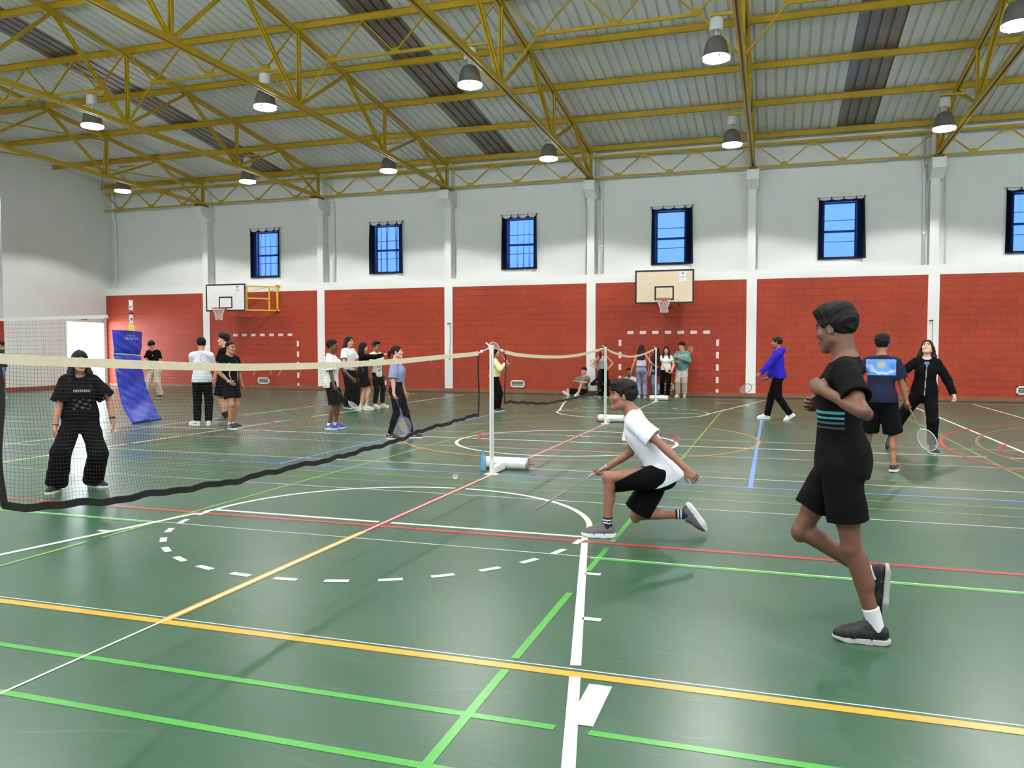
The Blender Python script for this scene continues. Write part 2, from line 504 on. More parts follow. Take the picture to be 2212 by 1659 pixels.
for s in (1, -1):
    cx = XC + s * 12.45; a0 = 180 if s > 0 else 0
    mark('three_point_arc', M_LRED, lambda mb: arc(mb, cx, 13.5, 6.72, a0 - 88, a0 + 88, 0.065, 120), 0.0016)
    cx2 = XC + s * 8.25
    mark('free_throw_circle_long_court', M_LRED, lambda mb: arc(mb, cx2, 13.5, 1.8, 0, 360, 0.055, 72), 0.0016)
    cx3 = XC + s * 12.7
    mark('brown_goal_arc', M_LBRN, lambda mb: arc(mb, cx3, 13.5, 6.45, a0 - 60, a0 + 60, 0.05, 100), 0.0015)

# ------------------------------------------------------------------ walls
Z_TOP = 8.2
WB = WALL_Y + REC                      # inner face of the upper back wall
WIN = [(col_x(i) + 1.94, col_x(i) + 3.04) for i in range(0, 8)]
WZ0, WZ1 = 4.26, 5.94
mb = MB()
def wall_with_openings(mb, x0, x1, z0, z1, y0, y1, holes):
    """solid wall slab between y0 and y1, pierced by (xa, xb, za, zb) openings sharing one height"""
    xs = x0
    for xa, xb, za, zb in sorted(holes):
        mb.box(xs, y0, z0, xa, y1, z1)
        mb.box(xa, y0, z0, xb, y1, za)
        mb.box(xa, y0, zb, xb, y1, z1)
        xs = xb
    mb.box(xs, y0, z0, x1, y1, z1)
wall_with_openings(mb, LEFT_X - 0.4, RIGHT_X + 0.2, 3.7, Z_TOP, WB, WB + 0.18, [(a + 0.10, b - 0.06, WZ0, WZ1) for a, b in WIN])
struct('wall_back', mb, M_WHITE, 'white upper back wall with a row of curtained windows', 'wall')
mb = MB()
edges = [LEFT_X - 0.4] + [c for i in range(0, 8) for c in (col_x(i) - 0.15, col_x(i) + 0.15)] + [RIGHT_X + 0.2]
k = 0
for i in range(0, len(edges), 2):
    mb = MB(); mb.box(edges[i], WALL_Y + 0.012, 0.0, edges[i + 1], WALL_Y + 0.3, Z_DADO)
    where = ['in the corner by the bright doorway', 'under the yellow bracket and side backboard', 'behind the four people near the net', 'right of the hooked rod, with one vent',
             'behind the facing backboard and painted goal', 'behind the man in the blue hoodie', 'at the right edge of the view', 'at the far right end', 'at the far right corner'][k]
    struct('wall_back_panel', mb, M_RED, 'red painted block wall panel ' + where, 'wall panel'); k += 1
for i in range(0, 8):
    x = col_x(i)
    mb = MB(); mb.box(x - 0.15, WALL_Y, 0.145, x + 0.15, WALL_Y + 0.3, 3.95)
    mb.box(x - 0.14, WALL_Y + 0.004, 3.9, x + 0.10, WB + 0.05, 7.9)
    where = ['behind the side backboard', 'left of the long haired boy in white', 'carrying the hooked rod left of the first net post', 'beside the seated boy in grey', 'behind the racket of the man in blue',
             'behind the long haired player in black', 'far right', 'far right end'][i]
    c = struct('column', mb, M_BEAM, 'white wall column ' + where, 'column')
    mb = MB()
    y0, yw = WALL_Y - 0.43, WALL_Y + 0.02
    P = [(x - 0.18, y0, 6.92), (x - 0.18, y0, 6.63), (x - 0.18, yw, 6.40), (x - 0.18, WB + 0.02, 6.40), (x - 0.18, WB + 0.02, 6.92)]
    mb.prism(P, (0.36, 0, 0))
    struct('corbel', mb, M_BEAM, '', '', c)
mb = MB(); mb.box(LEFT_X - 0.4, WALL_Y + 0.002, Z_DADO, RIGHT_X + 0.2, WB + 0.02, 3.94)
mb.box(LEFT_X - 0.4, WALL_Y + 0.006, Z_DADO - 0.03, RIGHT_X + 0.2, WALL_Y + 0.2, Z_DADO)
struct('trim_1', mb, M_BEAM, 'white horizontal ledge beam above the red block panels', 'beam')
mb = MB(); mb.box(LEFT_X - 0.3, WALL_Y - 0.022, 0.03, RIGHT_X, WALL_Y - 0.001, 0.145)
bb = struct('baseboard_back', mb, M_SKIRT, 'brown wooden skirting along the back wall', 'skirting')
mb = MB(); mb.box(LEFT_X - 0.3, WALL_Y - 0.03, 0, RIGHT_X, WALL_Y - 0.001, 0.03)
struct('gap_strip', mb, M_DARKGAP, '', '', bb)

# left end wall: white, with a bright doorway at its far end and a red block part nearer the camera
DY0, DY1, DZ = 23.95, 25.72, 2.56
mb = MB()
T = 0.25
mb.box(LEFT_X - T, 21.33, 0, LEFT_X, DY0, Z_TOP + 1.6)
mb.box(LEFT_X - T, DY0, DZ, LEFT_X, DY1, Z_TOP + 1.6)
mb.box(LEFT_X - T, DY1, 0, LEFT_X, WB + 0.1, Z_TOP + 1.6)
mb.box(LEFT_X - T, NEAR_Y, 6.85, LEFT_X, 21.33, Z_TOP + 1.6)
struct('wall_left', mb, M_WHITE, 'white end wall with the bright doorway', 'wall')
mb = MB(); mb.box(LEFT_X - T - 0.35, NEAR_Y, 2.5, LEFT_X - 0.35, 21.34, 6.86); mb.box(LEFT_X - 0.36, NEAR_Y, 2.5, LEFT_X - 0.0, 21.33, 2.62)
struct('wall_left_recess', mb, M_GREY, 'grey recessed part of the end wall at the left edge', 'wall')
mb = MB(); mb.box(LEFT_X - T, NEAR_Y, 0, LEFT_X - 0.002, 21.33, 2.5)
struct('wall_left_panel', mb, M_RED, 'red block part of the end wall at the left edge', 'wall')
mb = MB(); mb.box(LEFT_X, 21.33, 0.0, LEFT_X + 0.02, DY0, 0.145)
struct('baseboard_left', mb, M_SKIRT, 'brown skirting along the white end wall', 'skirting')
mb = MB()
mb.box(LEFT_X - 0.02, DY0 - 0.07, 0, LEFT_X + 0.03, DY0, DZ + 0.07); mb.box(LEFT_X - 0.02, DY1, 0, LEFT_X + 0.03, DY1 + 0.07, DZ + 0.07)
mb.box(LEFT_X - 0.02, DY0, DZ, LEFT_X + 0.03, DY1, DZ + 0.07)
struct('door_1', mb, M_BEAM, 'white frame of the open bright doorway', 'door frame')
mb = MB(); mb.box(LEFT_X - 14, 12, -0.06, LEFT_X - 0.02, 34, -0.01)
struct('ground_outside', mb, mat('pale_paving', (205, 203, 196), 0.8), 'sunlit paving outside the doorway', 'ground')
# right and near walls (behind the camera's view, they close the room)
mb = MB(); mb.box(RIGHT_X, NEAR_Y, 0, RIGHT_X + 0.2, WB, Z_TOP + 1.6)
struct('wall_right', mb, M_WHITE, 'white end wall at the right', 'wall')
mb = MB(); wall_with_openings(mb, LEFT_X - 0.4, RIGHT_X + 0.2, 3.7, Z_TOP, NEAR_Y - 0.2, NEAR_Y, [(a - 0.35, b + 0.35, 4.15, 6.1) for a, b in WIN])  # oversized openings added behind the camera to let in fill daylight
mb.box(LEFT_X - 0.4, NEAR_Y - 0.2, 0, RIGHT_X + 0.2, NEAR_Y, 3.7)
struct('wall_front', mb, M_WHITE, 'white wall behind the camera', 'wall')

# ------------------------------------------------------------------ roof sheeting
SLOPE = 0.122
def roof_z(y): return 8.07 + SLOPE * ((25.85 - y) if y >= RIDGE_Y else (25.85 - (2 * RIDGE_Y - y)))
SKYLIGHTS = [(-18.3, -17.2), (-9.35, -8.25), (1.70, 2.70), (11.8, 12.9)]
def sheet(mb, x0, x1, ya, yb):
    x = x0; xs = []
    while x < x1 - 1e-6:
        xs += [(x, 0), (x + 0.185, 0), (x + 0.20, 0.045), (x + 0.235, 0.045)]
        x += 0.25
    xs.append((min(x, x1), 0))
    xs = [(min(a, x1), b) for a, b in xs]
    mb.grid([[(a, ya, roof_z(ya) + b) for a, b in xs], [(a, yb, roof_z(yb) + b) for a, b in xs]])
cuts = [LEFT_X - 0.5] + [v for s in SKYLIGHTS for v in s] + [RIGHT_X + 0.3]
mb = MB()
for i in range(0, len(cuts), 2):
    for ya, yb in ((RIDGE_Y, WB + 0.2), (NEAR_Y - 0.3, RIDGE_Y)): sheet(mb, cuts[i], cuts[i + 1], ya, yb)
struct('ceiling', mb, M_SHEET, 'white ribbed metal roof sheets seen from below', 'ceiling')
for (a, b), w in zip(SKYLIGHTS, ('at the left end', 'in the middle, left of the centre truss', 'at the right', 'at the far right')):
    mb = MB()
    for ya, yb in ((RIDGE_Y, WB + 0.2), (NEAR_Y - 0.3, RIDGE_Y)): sheet(mb, a, b, ya, yb)
    struct('ceiling_rooflight', mb, M_SKYL, 'dirty grey brown rooflight strip ' + w, 'rooflight')

# ------------------------------------------------------------------ yellow roof trusses
TOPY = [25.8, 23.42, 21.2, 18.95, 16.72, 14.55, 12.5]
BOTY = [25.8, 21.16, 16.75, 12.5]
def ztop(y): yy = y if y >= RIDGE_Y else 2 * RIDGE_Y - y; return 7.84 + SLOPE * (25.8 - yy)
def zbot(y):
    yy = y if y >= RIDGE_Y else 2 * RIDGE_Y - y
    return 7.05 + 0.2 * min(1, (25.8 - yy) / 9.0)
def mirror(y): return 2 * RIDGE_Y - y
def double(mb, a, b, w, h, gap):
    for s in (-1, 1): mb.bar(a, b, w, h, off=(s * (gap + w) / 2, 0))
    mb.bar(a, b, gap + 0.002, 0.012, off=(0, h / 2 - 0.02))
TRUSS_WHERE = ['nearest the left end wall', 'above the side backboard', 'above the four people by the wall', 'over the net posts', 'directly above the facing backboard', 'at the upper right', 'beyond the right edge']
for i in range(0, 7):
    x = col_x(i)
    t = thing('roof_truss', 'yellow steel roof truss ' + TRUSS_WHERE[i], 'roof truss', (x, 25.8, 7.05), group='yellow roof trusses')
    for side in (0, 1):
        f = (lambda y: y) if side == 0 else mirror
        mb = MB()
        double(mb, (x, f(TOPY[0] + 0.03), ztop(TOPY[0])), (x, f(TOPY[-1]), ztop(TOPY[-1])), 0.045, 0.10, 0.035)
        obj('top_chord', mb, M_YEL, t)
        mb = MB()
        for a, b in zip(BOTY[:-1], BOTY[1:]): double(mb, (x, f(a), zbot(a)), (x, f(b), zbot(b)), 0.05, 0.10, 0.045)
        obj('bottom_chord', mb, M_YEL, t)
        for j, y in enumerate(BOTY):
            if side == 1 and j == 3: continue
            mb = MB(); double(mb, (x, f(y), zbot(y)), (x, f(y), ztop(y)), 0.03, 0.07, 0.03)
            obj('vertical_strut', mb, M_YEL, t)
        for tj, bj in ((1, 0), (1, 1), (3, 1), (3, 2), (5, 2), (5, 3)):
            mb = MB()
            w = 0.035 if bj < tj - 1 or (tj, bj) == (1, 0) else 0.025
            double(mb, (x, f(TOPY[tj]), ztop(TOPY[tj])), (x, f(BOTY[bj]), zbot(BOTY[bj])), w, 0.06, 0.03)
            obj('diagonal_strut', mb, M_YEL, t)
    mb = MB(); mb.box(x - 0.12, 25.46, 6.92, x + 0.12, 25.98, 6.99)
    obj('bearing_plate', mb, mat('dark_brown_steel', (92, 60, 22), 0.5), t)

def ibeam(mb, x0, x1, y, z, h=0.16, w=0.085, tilt=0.0):
    mb.box(x0, y - w / 2, z + h / 2 - 0.012, x1, y + w / 2, z + h / 2)
    mb.box(x0, y - w / 2, z - h / 2, x1, y + w / 2, z - h / 2 + 0.012)
    mb.box(x0, y - 0.006, z - h / 2, x1, y + 0.006, z + h / 2)
ys = TOPY + [mirror(y) for y in TOPY[-2::-1]]
PW = ['at the back eave', 'second from the back eave', 'third from the back eave', 'fourth from the back eave', 'above the zigzag brace', 'next to the ridge on the far side', 'along the ridge',
      'next to the ridge on the near side', 'above the near zigzag brace', 'fourth from the near eave', 'third from the near eave', 'second from the near eave', 'at the near eave']
for y, w in zip(ys, PW):
    mb = MB(); ibeam(mb, LEFT_X + 0.1, RIGHT_X, y, ztop(y) + 0.135)
    tag(obj('roof_purlin', mb, M_YEL), 'long yellow roof purlin ' + w, 'purlin', 'yellow roof purlins')

# zigzag lattice along the back eave and under the fifth purlin, one per bay
BAYW = ['in the left end bay', 'above the side backboard', 'above the second window', 'above the third window', 'above the facing backboard', 'above the fifth window', 'at the right edge']
def plate(mb, x, y, z, up):
    s = 1 if up else -1
    mb.prism([(x - 0.13, y - 0.008, z), (x + 0.13, y - 0.008, z), (x + 0.07, y - 0.008, z + s * 0.09), (x - 0.07, y - 0.008, z + s * 0.09)], (0, 0.016, 0))
for i in range(-1, 6):
    x0, x1 = (LEFT_X + 0.15, col_x(0)) if i < 0 else (col_x(i), col_x(i + 1))
    y, zb, zt = 25.72, 7.03, 7.70
    t = thing('eave_lattice', 'yellow zigzag lattice girder along the back eave ' + BAYW[i + 1], 'lattice girder', ((x0 + x1) / 2, y, zb), group='eave lattice girders')
    mb = MB(); mb.bar((x0 + 0.05, y, zb), (x1 - 0.05, y, zb), 0.06, 0.05); obj('bottom_chord', mb, M_YEL, t)
    mb = MB(); mb.bar((x0 + 0.05, y, zt), (x1 - 0.05, y, zt), 0.07, 0.07); obj('top_chord', mb, M_YEL, t)
    L = x1 - x0
    P = [(x0 + 0.08 + (L - 0.16) * k / 6.0, zt if k % 2 == 0 else zb) for k in range(7)]
    for k in range(6):
        mb = MB(); mb.bar((P[k][0], y, P[k][1]), (P[k + 1][0], y, P[k + 1][1]), 0.03, 0.045, up=(0, 1, 0))
        obj('diagonal_strut', mb, M_YEL, t)
    for k in range(1, 6):
        mb = MB(); plate(mb, P[k][0], y, P[k][1] + (0.02 if k % 2 else -0.03), k % 2 == 1); obj('gusset_plate', mb, M_YEL, t)
for i in range(0, 6):
    x0, x1 = col_x(i), col_x(i + 1); L = x1 - x0
    for y, nm in ((16.72, 'far'), (mirror(16.72), 'near')):
        zt, zb = ztop(y) + 0.06, 8.2
        t = thing('purlin_lattice', 'yellow zigzag lattice under the %s side roof purlin ' % nm + BAYW[i + 1], 'lattice girder', ((x0 + x1) / 2, y, zb), group='lattices under the roof purlins')
        mb = MB(); mb.bar((x0 + L / 6 - 0.05, y, zb), (x1 - L / 6 + 0.05, y, zb), 0.06, 0.06); obj('bottom_chord', mb, M_YEL, t)
        P = [(x0 + 0.08 + (L - 0.16) * k / 6.0, zt if k % 2 == 0 else zb) for k in range(7)]
        for k in range(6):
            mb = MB(); mb.bar((P[k][0], y, P[k][1]), (P[k + 1][0], y, P[k + 1][1]), 0.03, 0.045, up=(0, 1, 0))
            obj('diagonal_strut', mb, M_YEL, t)
        for s, xe in ((1, x0), (-1, x1)):
            mb = MB(); mb.bar((xe + s * L / 6, y, zb), (xe + s * 0.06, y, zbot(y) + 0.06), 0.035, 0.05, up=(0, 1, 0)); obj('knee_brace', mb, M_YEL, t)
        for k in (1, 3, 5):
            mb = MB(); plate(mb, P[k][0], y, zb + 0.02, True); obj('gusset_plate', mb, M_YEL, t)
# cross bracing in the roof plane of the left end bay
for k, (ya, yb) in enumerate(((25.7, 21.2), (21.2, 16.72), (16.72, 12.5))):
    for s, nm in ((0, 'falling'), (1, 'rising')):
        mb = MB()
        a, b = (ya, yb) if s == 0 else (yb, ya)
        mb.bar((LEFT_X + 0.1, a, ztop(a) - 0.02 - s * 0.045), (col_x(0) - 0.08, b, ztop(b) - 0.02 - s * 0.045), 0.05, 0.04)
        tag(obj('wind_brace', mb, M_YEL), 'thin yellow %s roof brace in the left end bay, %s' % (nm, ('by the eave', 'halfway up the slope', 'by the ridge')[k]), 'roof brace', 'wind braces of the left end bay')
# ------------------------------------------------------------------ hanging lamps
def make_lamp():
    t = thing('hall_lamp', '', 'lamp', (0, 0, 0), group='bell lamps hanging from the trusses')
    mb = MB(); mb.bar((-0.12, 0, 0.86), (0.47, 0, 0.86), 0.05, 0.05); obj('bracket', mb, M_YEL, t)
    mb = MB()
    prof = [(0.0, 0.80), (0.10, 0.80), (0.125, 0.785), (0.13, 0.74), (0.13, 0.60), (0.12, 0.56), (0.0, 0.555)]
    mb.lathe(prof[::-1], 20); obj('ballast_box', mb, M_LAMPW, t, smooth=True, bevel=0.004)
    mb = MB()
    for a in (0.4, 2.5, 4.6): mb.tube([(0.05 * math.cos(a), 0.05 * math.sin(a), 0.56), (0.05 * math.cos(a), 0.05 * math.sin(a), 0.44)], 0.012, 8)
    mb.tube([(0, 0, 0.56), (0, 0, 0.44)], 0.028, 10)
    obj('stem', mb, M_LAMPW, t, smooth=True)
    mb = MB()
    outer = [(0.02, 0.455), (0.09, 0.445), (0.15, 0.405), (0.195, 0.33), (0.22, 0.24), (0.235, 0.14), (0.250, 0.07), (0.257, 0.064), (0.25, 0.062)]
    inner = [(0.235, 0.066), (0.225, 0.14), (0.21, 0.24), (0.185, 0.32), (0.14, 0.39), (0.08, 0.43), (0.0, 0.44)]
    mb.lathe((outer + inner)[::-1], 32); obj('reflector', mb, M_LAMPG, t, smooth=True)
    mb = MB()
    mb.lathe([(0.0, -0.028), (0.03, -0.027), (0.10, -0.02), (0.18, -0.006), (0.24, 0.010), (0.258, 0.02), (0.258, 0.06), (0.25, 0.062), (0.0, 0.062)], 32)
    obj('lens', mb, M_LENS, t, smooth=True)
    mb = MB()
    for a in (0.3, 1.87, 3.44, 5.01): mb.box(0.255 * math.cos(a) - 0.012, 0.255 * math.sin(a) - 0.012, -0.005, 0.255 * math.cos(a) + 0.012, 0.255 * math.sin(a) + 0.012, 0.04)
    obj('clip', mb, M_LAMPG, t)
    ld = bpy.data.lights.new('lamp_light', 'SPOT')
    ld.energy = LAMP_WATTS; ld.color = (1.0, 0.985, 0.95); ld.spot_size = math.radians(137); ld.spot_blend = 0.17; ld.shadow_soft_size = 0.12
    lo = bpy.data.objects.new('lamp_light', ld); COL.objects.link(lo); lo.parent = t; lo.location = (0, 0, -0.07)
    return t
lamp0 = make_lamp()
LW = ['by the left end wall', 'above the side backboard', 'above the four people by the wall', 'over the middle of the hall', 'above the facing backboard', 'at the upper right', 'right of the view', 'at the far right']
first = True
for y, z, row in ((22.3, 6.88, 'back row bell lamp '), (16.07, 7.03, 'second row bell lamp '), (mirror(16.07), 7.03, 'bell lamp of the row overhead '), (mirror(22.3), 6.88, 'bell lamp of the rear row ')):
    for i in range(0, 8):
        loc = (col_x(i) - 0.46, y, z); lb = 'lit grey ' + row + LW[i]
        if first: lamp0.location = loc; lamp0['label'] = lb; first = False
        else: dup(lamp0, loc, lb)
# the skylight portal at the doorway only guides sampling of the real sky outside
pd = bpy.data.lights.new('door_portal', 'AREA'); pd.shape = 'RECTANGLE'; pd.size = DY1 - DY0; pd.size_y = DZ
pd.cycles.is_portal = True
po = bpy.data.objects.new('door_portal', pd); COL.objects.link(po)
po.location = (LEFT_X - 0.05, (DY0 + DY1) / 2, DZ / 2); po.rotation_euler = (PI / 2, 0, -PI / 2)

# ------------------------------------------------------------------ windows and their curtains
M_FRAME = mat('dark_window_frame', (24, 24, 30), 0.5)
M_GLASS = clear_material('window_glass', (235, 245, 255), 0.06)
M_WIRE = mat('thin_dark_wire', (40, 40, 44), 0.5)
CW = ['above the yellow swing-out bracket', 'above the four people by the wall', 'third from the left end', 'directly above the facing backboard', 'above the man in blue', 'cut by the right edge']
CX = [(-19.02, -17.72), (-13.93, -12.63), (-8.89, -7.66), (-3.79, -2.50), (1.25, 2.53), (6.24, 7.52)]
for i in range(0, 6):
    xa, xb = col_x(i) + 2.04, col_x(i) + 2.98
    yg = WB + 0.10
    mb = MB()
    for a, b, c, d in ((xa, xa + 0.045, WZ0, WZ1), (xb - 0.045, xb, WZ0, WZ1), (xa, xb, WZ0, WZ0 + 0.045), (xa, xb, WZ1 - 0.045, WZ1), (xa, xb, 5.03, 5.10)):
        mb.box(a, yg - 0.02, c, b, yg + 0.02, d)
    for z in (5.40, 4.76): mb.box(xa, yg - 0.012, z - 0.008, xb, yg + 0.012, z + 0.008)
    w = struct('window_%d' % (i + 1), mb, M_FRAME, 'dark framed window ' + CW[i], 'window')
    mb = MB(); mb.box(xa + 0.04, yg - 0.003, WZ0 + 0.04, xb - 0.04, yg + 0.003, WZ1 - 0.04)
    struct('pane', mb, M_GLASS, '', '', w)
    # curtain: thin cloth on a wire, hooked up at a few points
    x0, x1 = CX[i]; zt, zb = 6.03, 4.215
    rnd = random.Random(50 + i)
    t = thing('curtain', 'thin dark blue curtain over the window ' + CW[i], 'curtain', ((x0 + x1) / 2, WB, zb), group='dark curtains on the high windows')
    hooks = [0.0, 0.28, 0.55, 0.82, 1.0] if i != 2 else [0.0, 0.27, 0.47, 0.75, 1.0]
    fold = (1.5, 2.2, 2.4, 0.9, 0.8, 0.8)[i]
    nu, nv = 72, 26
    ph = [rnd.uniform(0, 6.28) for _ in range(6)]
    P = []
    for u in range(nu + 1):
        f = u / nu; row = []
        for a, b in zip(hooks[:-1], hooks[1:]):
            if a <= f <= b: q = (f - a) / (b - a); break
        sag = 4 * q * (1 - q) * (0.035 if fold < 1.0 else 0.075)
        for v in range(nv + 1):
            g = v / nv                     # 0 at the top
            z = zt - sag * (1 - g) ** 2 - (zt - zb) * g
            x = x0 + (x1 - x0) * f
            edge = max(0.0, (f - 0.80) / 0.20)
            x += 0.05 * g * edge - 0.015 * g * (1 - f)
            y = WB - 0.045
            y -= fold * 0.018 * (1 + math.sin(f * 30 + ph[0] + 1.2 * math.sin(f * 9 + ph[1]))) * (0.4 + 0.6 * min(1, g * 3)) * (0.7 + 0.3 * math.sin(g * 2 + ph[2]))
            y -= 0.10 * edge ** 2 * (0.5 + g) * (1.0 if i > 2 else 0.6)
            y -= 0.012 * math.sin(f * 90 + ph[3]) * (1 - g) ** 3
            row.append((x, y, z))
        P.append(row)
    mb = MB(); mb.grid(P); cl = obj('cloth', mb, M_CURTAIN, t, smooth=True)
    mb = MB()
    hem = [P[u][nv] for u in range(nu + 1)]
    for k in range(nu): 
        a, b = Vector(hem[k]), Vector(hem[k + 1]); mb.quad(a + Vector((0, -0.004, 0)), b + Vector((0, -0.004, 0)), b + Vector((0, -0.004, 0.045)), a + Vector((0, -0.004, 0.045)))
    for side in (0, nu):
        wd = 0.035 if side == 0 else -0.035
        for k in range(nv):
            a, b = Vector(P[side][k]), Vector(P[side][k + 1]); o = Vector((0, -0.004, 0)); e = Vector((wd, 0, 0))
            mb.quad(a + o, b + o, b + o + e, a + o + e)
    obj('border', mb, mat('black_cloth', (10, 10, 14), 0.8), t)
    mb = MB(); mb.tube([(x0 - 0.04, WB - 0.05, zt + 0.05), ((x0 + x1) / 2, WB - 0.05, zt + 0.04), (x1 + 0.03, WB - 0.05, zt + 0.055)], 0.004, 6)
    mb.box(x0 - 0.05, WB - 0.055, zt + 0.04, x0 - 0.04, WB, zt + 0.06); mb.box(x1 + 0.03, WB - 0.055, zt + 0.045, x1 + 0.04, WB, zt + 0.065)
    obj('wire', mb, M_WIRE, t)
    for h in hooks:
        x = x0 + (x1 - x0) * h
        mb = MB(); mb.tube([(x, WB - 0.05, zt - 0.02), (x - 0.008, WB - 0.065, zt + 0.03), (x, WB - 0.05, zt + 0.062), (x + 0.012, WB - 0.04, zt + 0.045), (x + 0.015, WB - 0.06, zt - 0.0)], 0.008, 6)
        obj('tie_loop', mb, mat('black_cloth', (10, 10, 14), 0.8), t)

# ------------------------------------------------------------------ wall fittings
VX = [(-18.27, 0.32, 'under the painted goal at the left'), (-13.40, 0.31, 'behind the boy with the palm print'), (-8.22, 0.335, 'right of the first net post'), (-3.25, 0.305, 'behind the couple by the wall'), (6.78, 0.345, 'at the right edge')]
for x, z, w in VX:
    t = thing('wall_vent', 'white slatted wall vent ' + w, 'vent', (x, WALL_Y, z), group='white vents low on the red wall')
    mb = MB(); a, b, c, d = x - 0.25, x + 0.25, z - 0.12, z + 0.12; y0, y1 = WALL_Y - 0.02, WALL_Y + 0.015
    mb.box(a, y0, c, a + 0.04, y1, d); mb.box(b - 0.04, y0, c, b, y1, d); mb.box(a, y0, c, b, y1, c + 0.035); mb.box(a, y0, d - 0.035, b, y1, d)
    obj('frame', mb, M_PIPE, t)
    mb = MB()
    for k in range(4):
        zz = c + 0.05 + k * 0.047
        mb.bar((a + 0.03, WALL_Y - 0.004, zz), (b - 0.03, WALL_Y - 0.004, zz), 0.03, 0.007, up=(0, 0.6, 0.8))
    obj('slat', mb, M_PIPE, t)
    mb = MB(); mb.box(a + 0.03, WALL_Y + 0.008, c + 0.03, b - 0.03, WALL_Y + 0.011, d - 0.03); obj('backing', mb, mat('dark_vent', (60, 50, 48), 0.8), t)
for x, z0, z1, w in ((-10.67, 1.14, 2.38, 'left of the first net post'), (4.36, 0.99, 2.32, 'behind the long haired player in black')):
    mb = MB(); y = WALL_Y - 0.03
    t = thing('window_rod', 'thin metal cranking rod hung on the white column ' + w, 'rod', (x, WALL_Y, z0), group='cranking rods on the columns')
    mb.tube([(x, y, z1), (x + 0.005, y, (z0 + z1) / 2), (x - 0.02, y, z0 + 0.1)], 0.008, 8); obj('rod', mb, mat('grey_rod', (120, 122, 124), 0.4, metal=0.6), t)
    mb = MB(); mb.tube([(x - 0.02, y, z0 + 0.1), (x - 0.022, y, z0)], 0.016, 8); obj('grip', mb, M_BLACK, t)
    mb = MB(); mb.tube([(x - 0.1, y - 0.02, z1 + 0.0), (x - 0.05, y - 0.03, z1 + 0.02), (x + 0.02, WALL_Y + 0.002, z1 + 0.01)], 0.014, 8); obj('hook', mb, M_BLACK, t)
PIPES = [((-25.5, 7.8), (-25.5, 6.75), (-25.42, 6.55), (-25.42, 3.95), 'in the far left corner'), ((-15.50, 7.8), (-15.50, 7.0), (-15.40, 6.75), (-15.40, 3.95), 'right of the second column'),
         ((-5.46, 7.8), (-5.46, 6.9), (-5.42, 6.7), (-5.42, 3.95), 'right of the column by the facing backboard'), ((-5.98, 6.7), (-5.98, 6.3), (-5.96, 6.2), (-5.96, 3.95), 'left of the column by the facing backboard'),
         ((4.07, 7.8), (4.07, 6.9), (4.12, 6.7), (4.14, 3.95), 'left of the column at the right'), ((4.68, 6.5), (4.68, 6.0), (4.70, 5.5), (4.70, 3.95), 'right of the column at the right')]
for a, b, c, d, w in PIPES:
    y = WB - 0.062
    t = thing('downpipe', 'white downpipe on the upper wall ' + w, 'pipe', (d[0], WB, d[1]), group='white downpipes')
    mb = MB(); r = 0.045 if a[1] > 7 else 0.022
    mb.tube([(a[0], y, a[1]), (b[0], y, b[1]), (c[0], y, c[1]), (d[0], y, d[1])], r, 12); obj('pipe', mb, M_PIPE, t, smooth=True)
    for z in (6.9, 4.9):
        if z > a[1]: continue
        mb = MB(); x = b[0] if z > b[1] else d[0]
        mb.tube([(x, y, z - 0.03), (x, y, z + 0.03)], r + 0.012, 12); mb.box(x - 0.015, y, z - 0.02, x + 0.015, WB - 0.003, z + 0.02); obj('clip', mb, M_PIPE, t)
t = thing('exit_sign', 'small white exit sign with a green running figure above the bright doorway', 'sign', (LEFT_X, 24.77, 2.65))
mb = MB(); mb.box(LEFT_X + 0.001, 24.6, 2.64, LEFT_X + 0.03, 24.92, 2.8); obj('panel', mb, M_LAMPW, t)
mb = MB(); mb.box(LEFT_X + 0.0305, 24.615, 2.655, LEFT_X + 0.033, 24.905, 2.785); obj('green_field', mb, mat('exit_green', (20, 110, 62), 0.5), t)
mb = MB()
xx = LEFT_X + 0.035
mb.bar((xx, 24.80, 2.67), (xx, 24.76, 2.71), 0.003, 0.014, up=(0, 0.7, 0.7)); mb.bar((xx, 24.76, 2.71), (xx, 24.77, 2.745), 0.003, 0.016, up=(0, 1, 0)); mb.bar((xx, 24.76, 2.71), (xx, 24.72, 2.68), 0.003, 0.013, up=(0, 0.7, 0.7))
mb.bar((xx, 24.80, 2.73), (xx, 24.74, 2.74), 0.003, 0.01); mb.box(xx - 0.001, 24.76, 2.755, xx + 0.001, 24.785, 2.775); mb.box(xx - 0.001, 24.63, 2.665, xx + 0.001, 24.68, 2.775)
obj('symbol', mb, M_LWHITE, t)

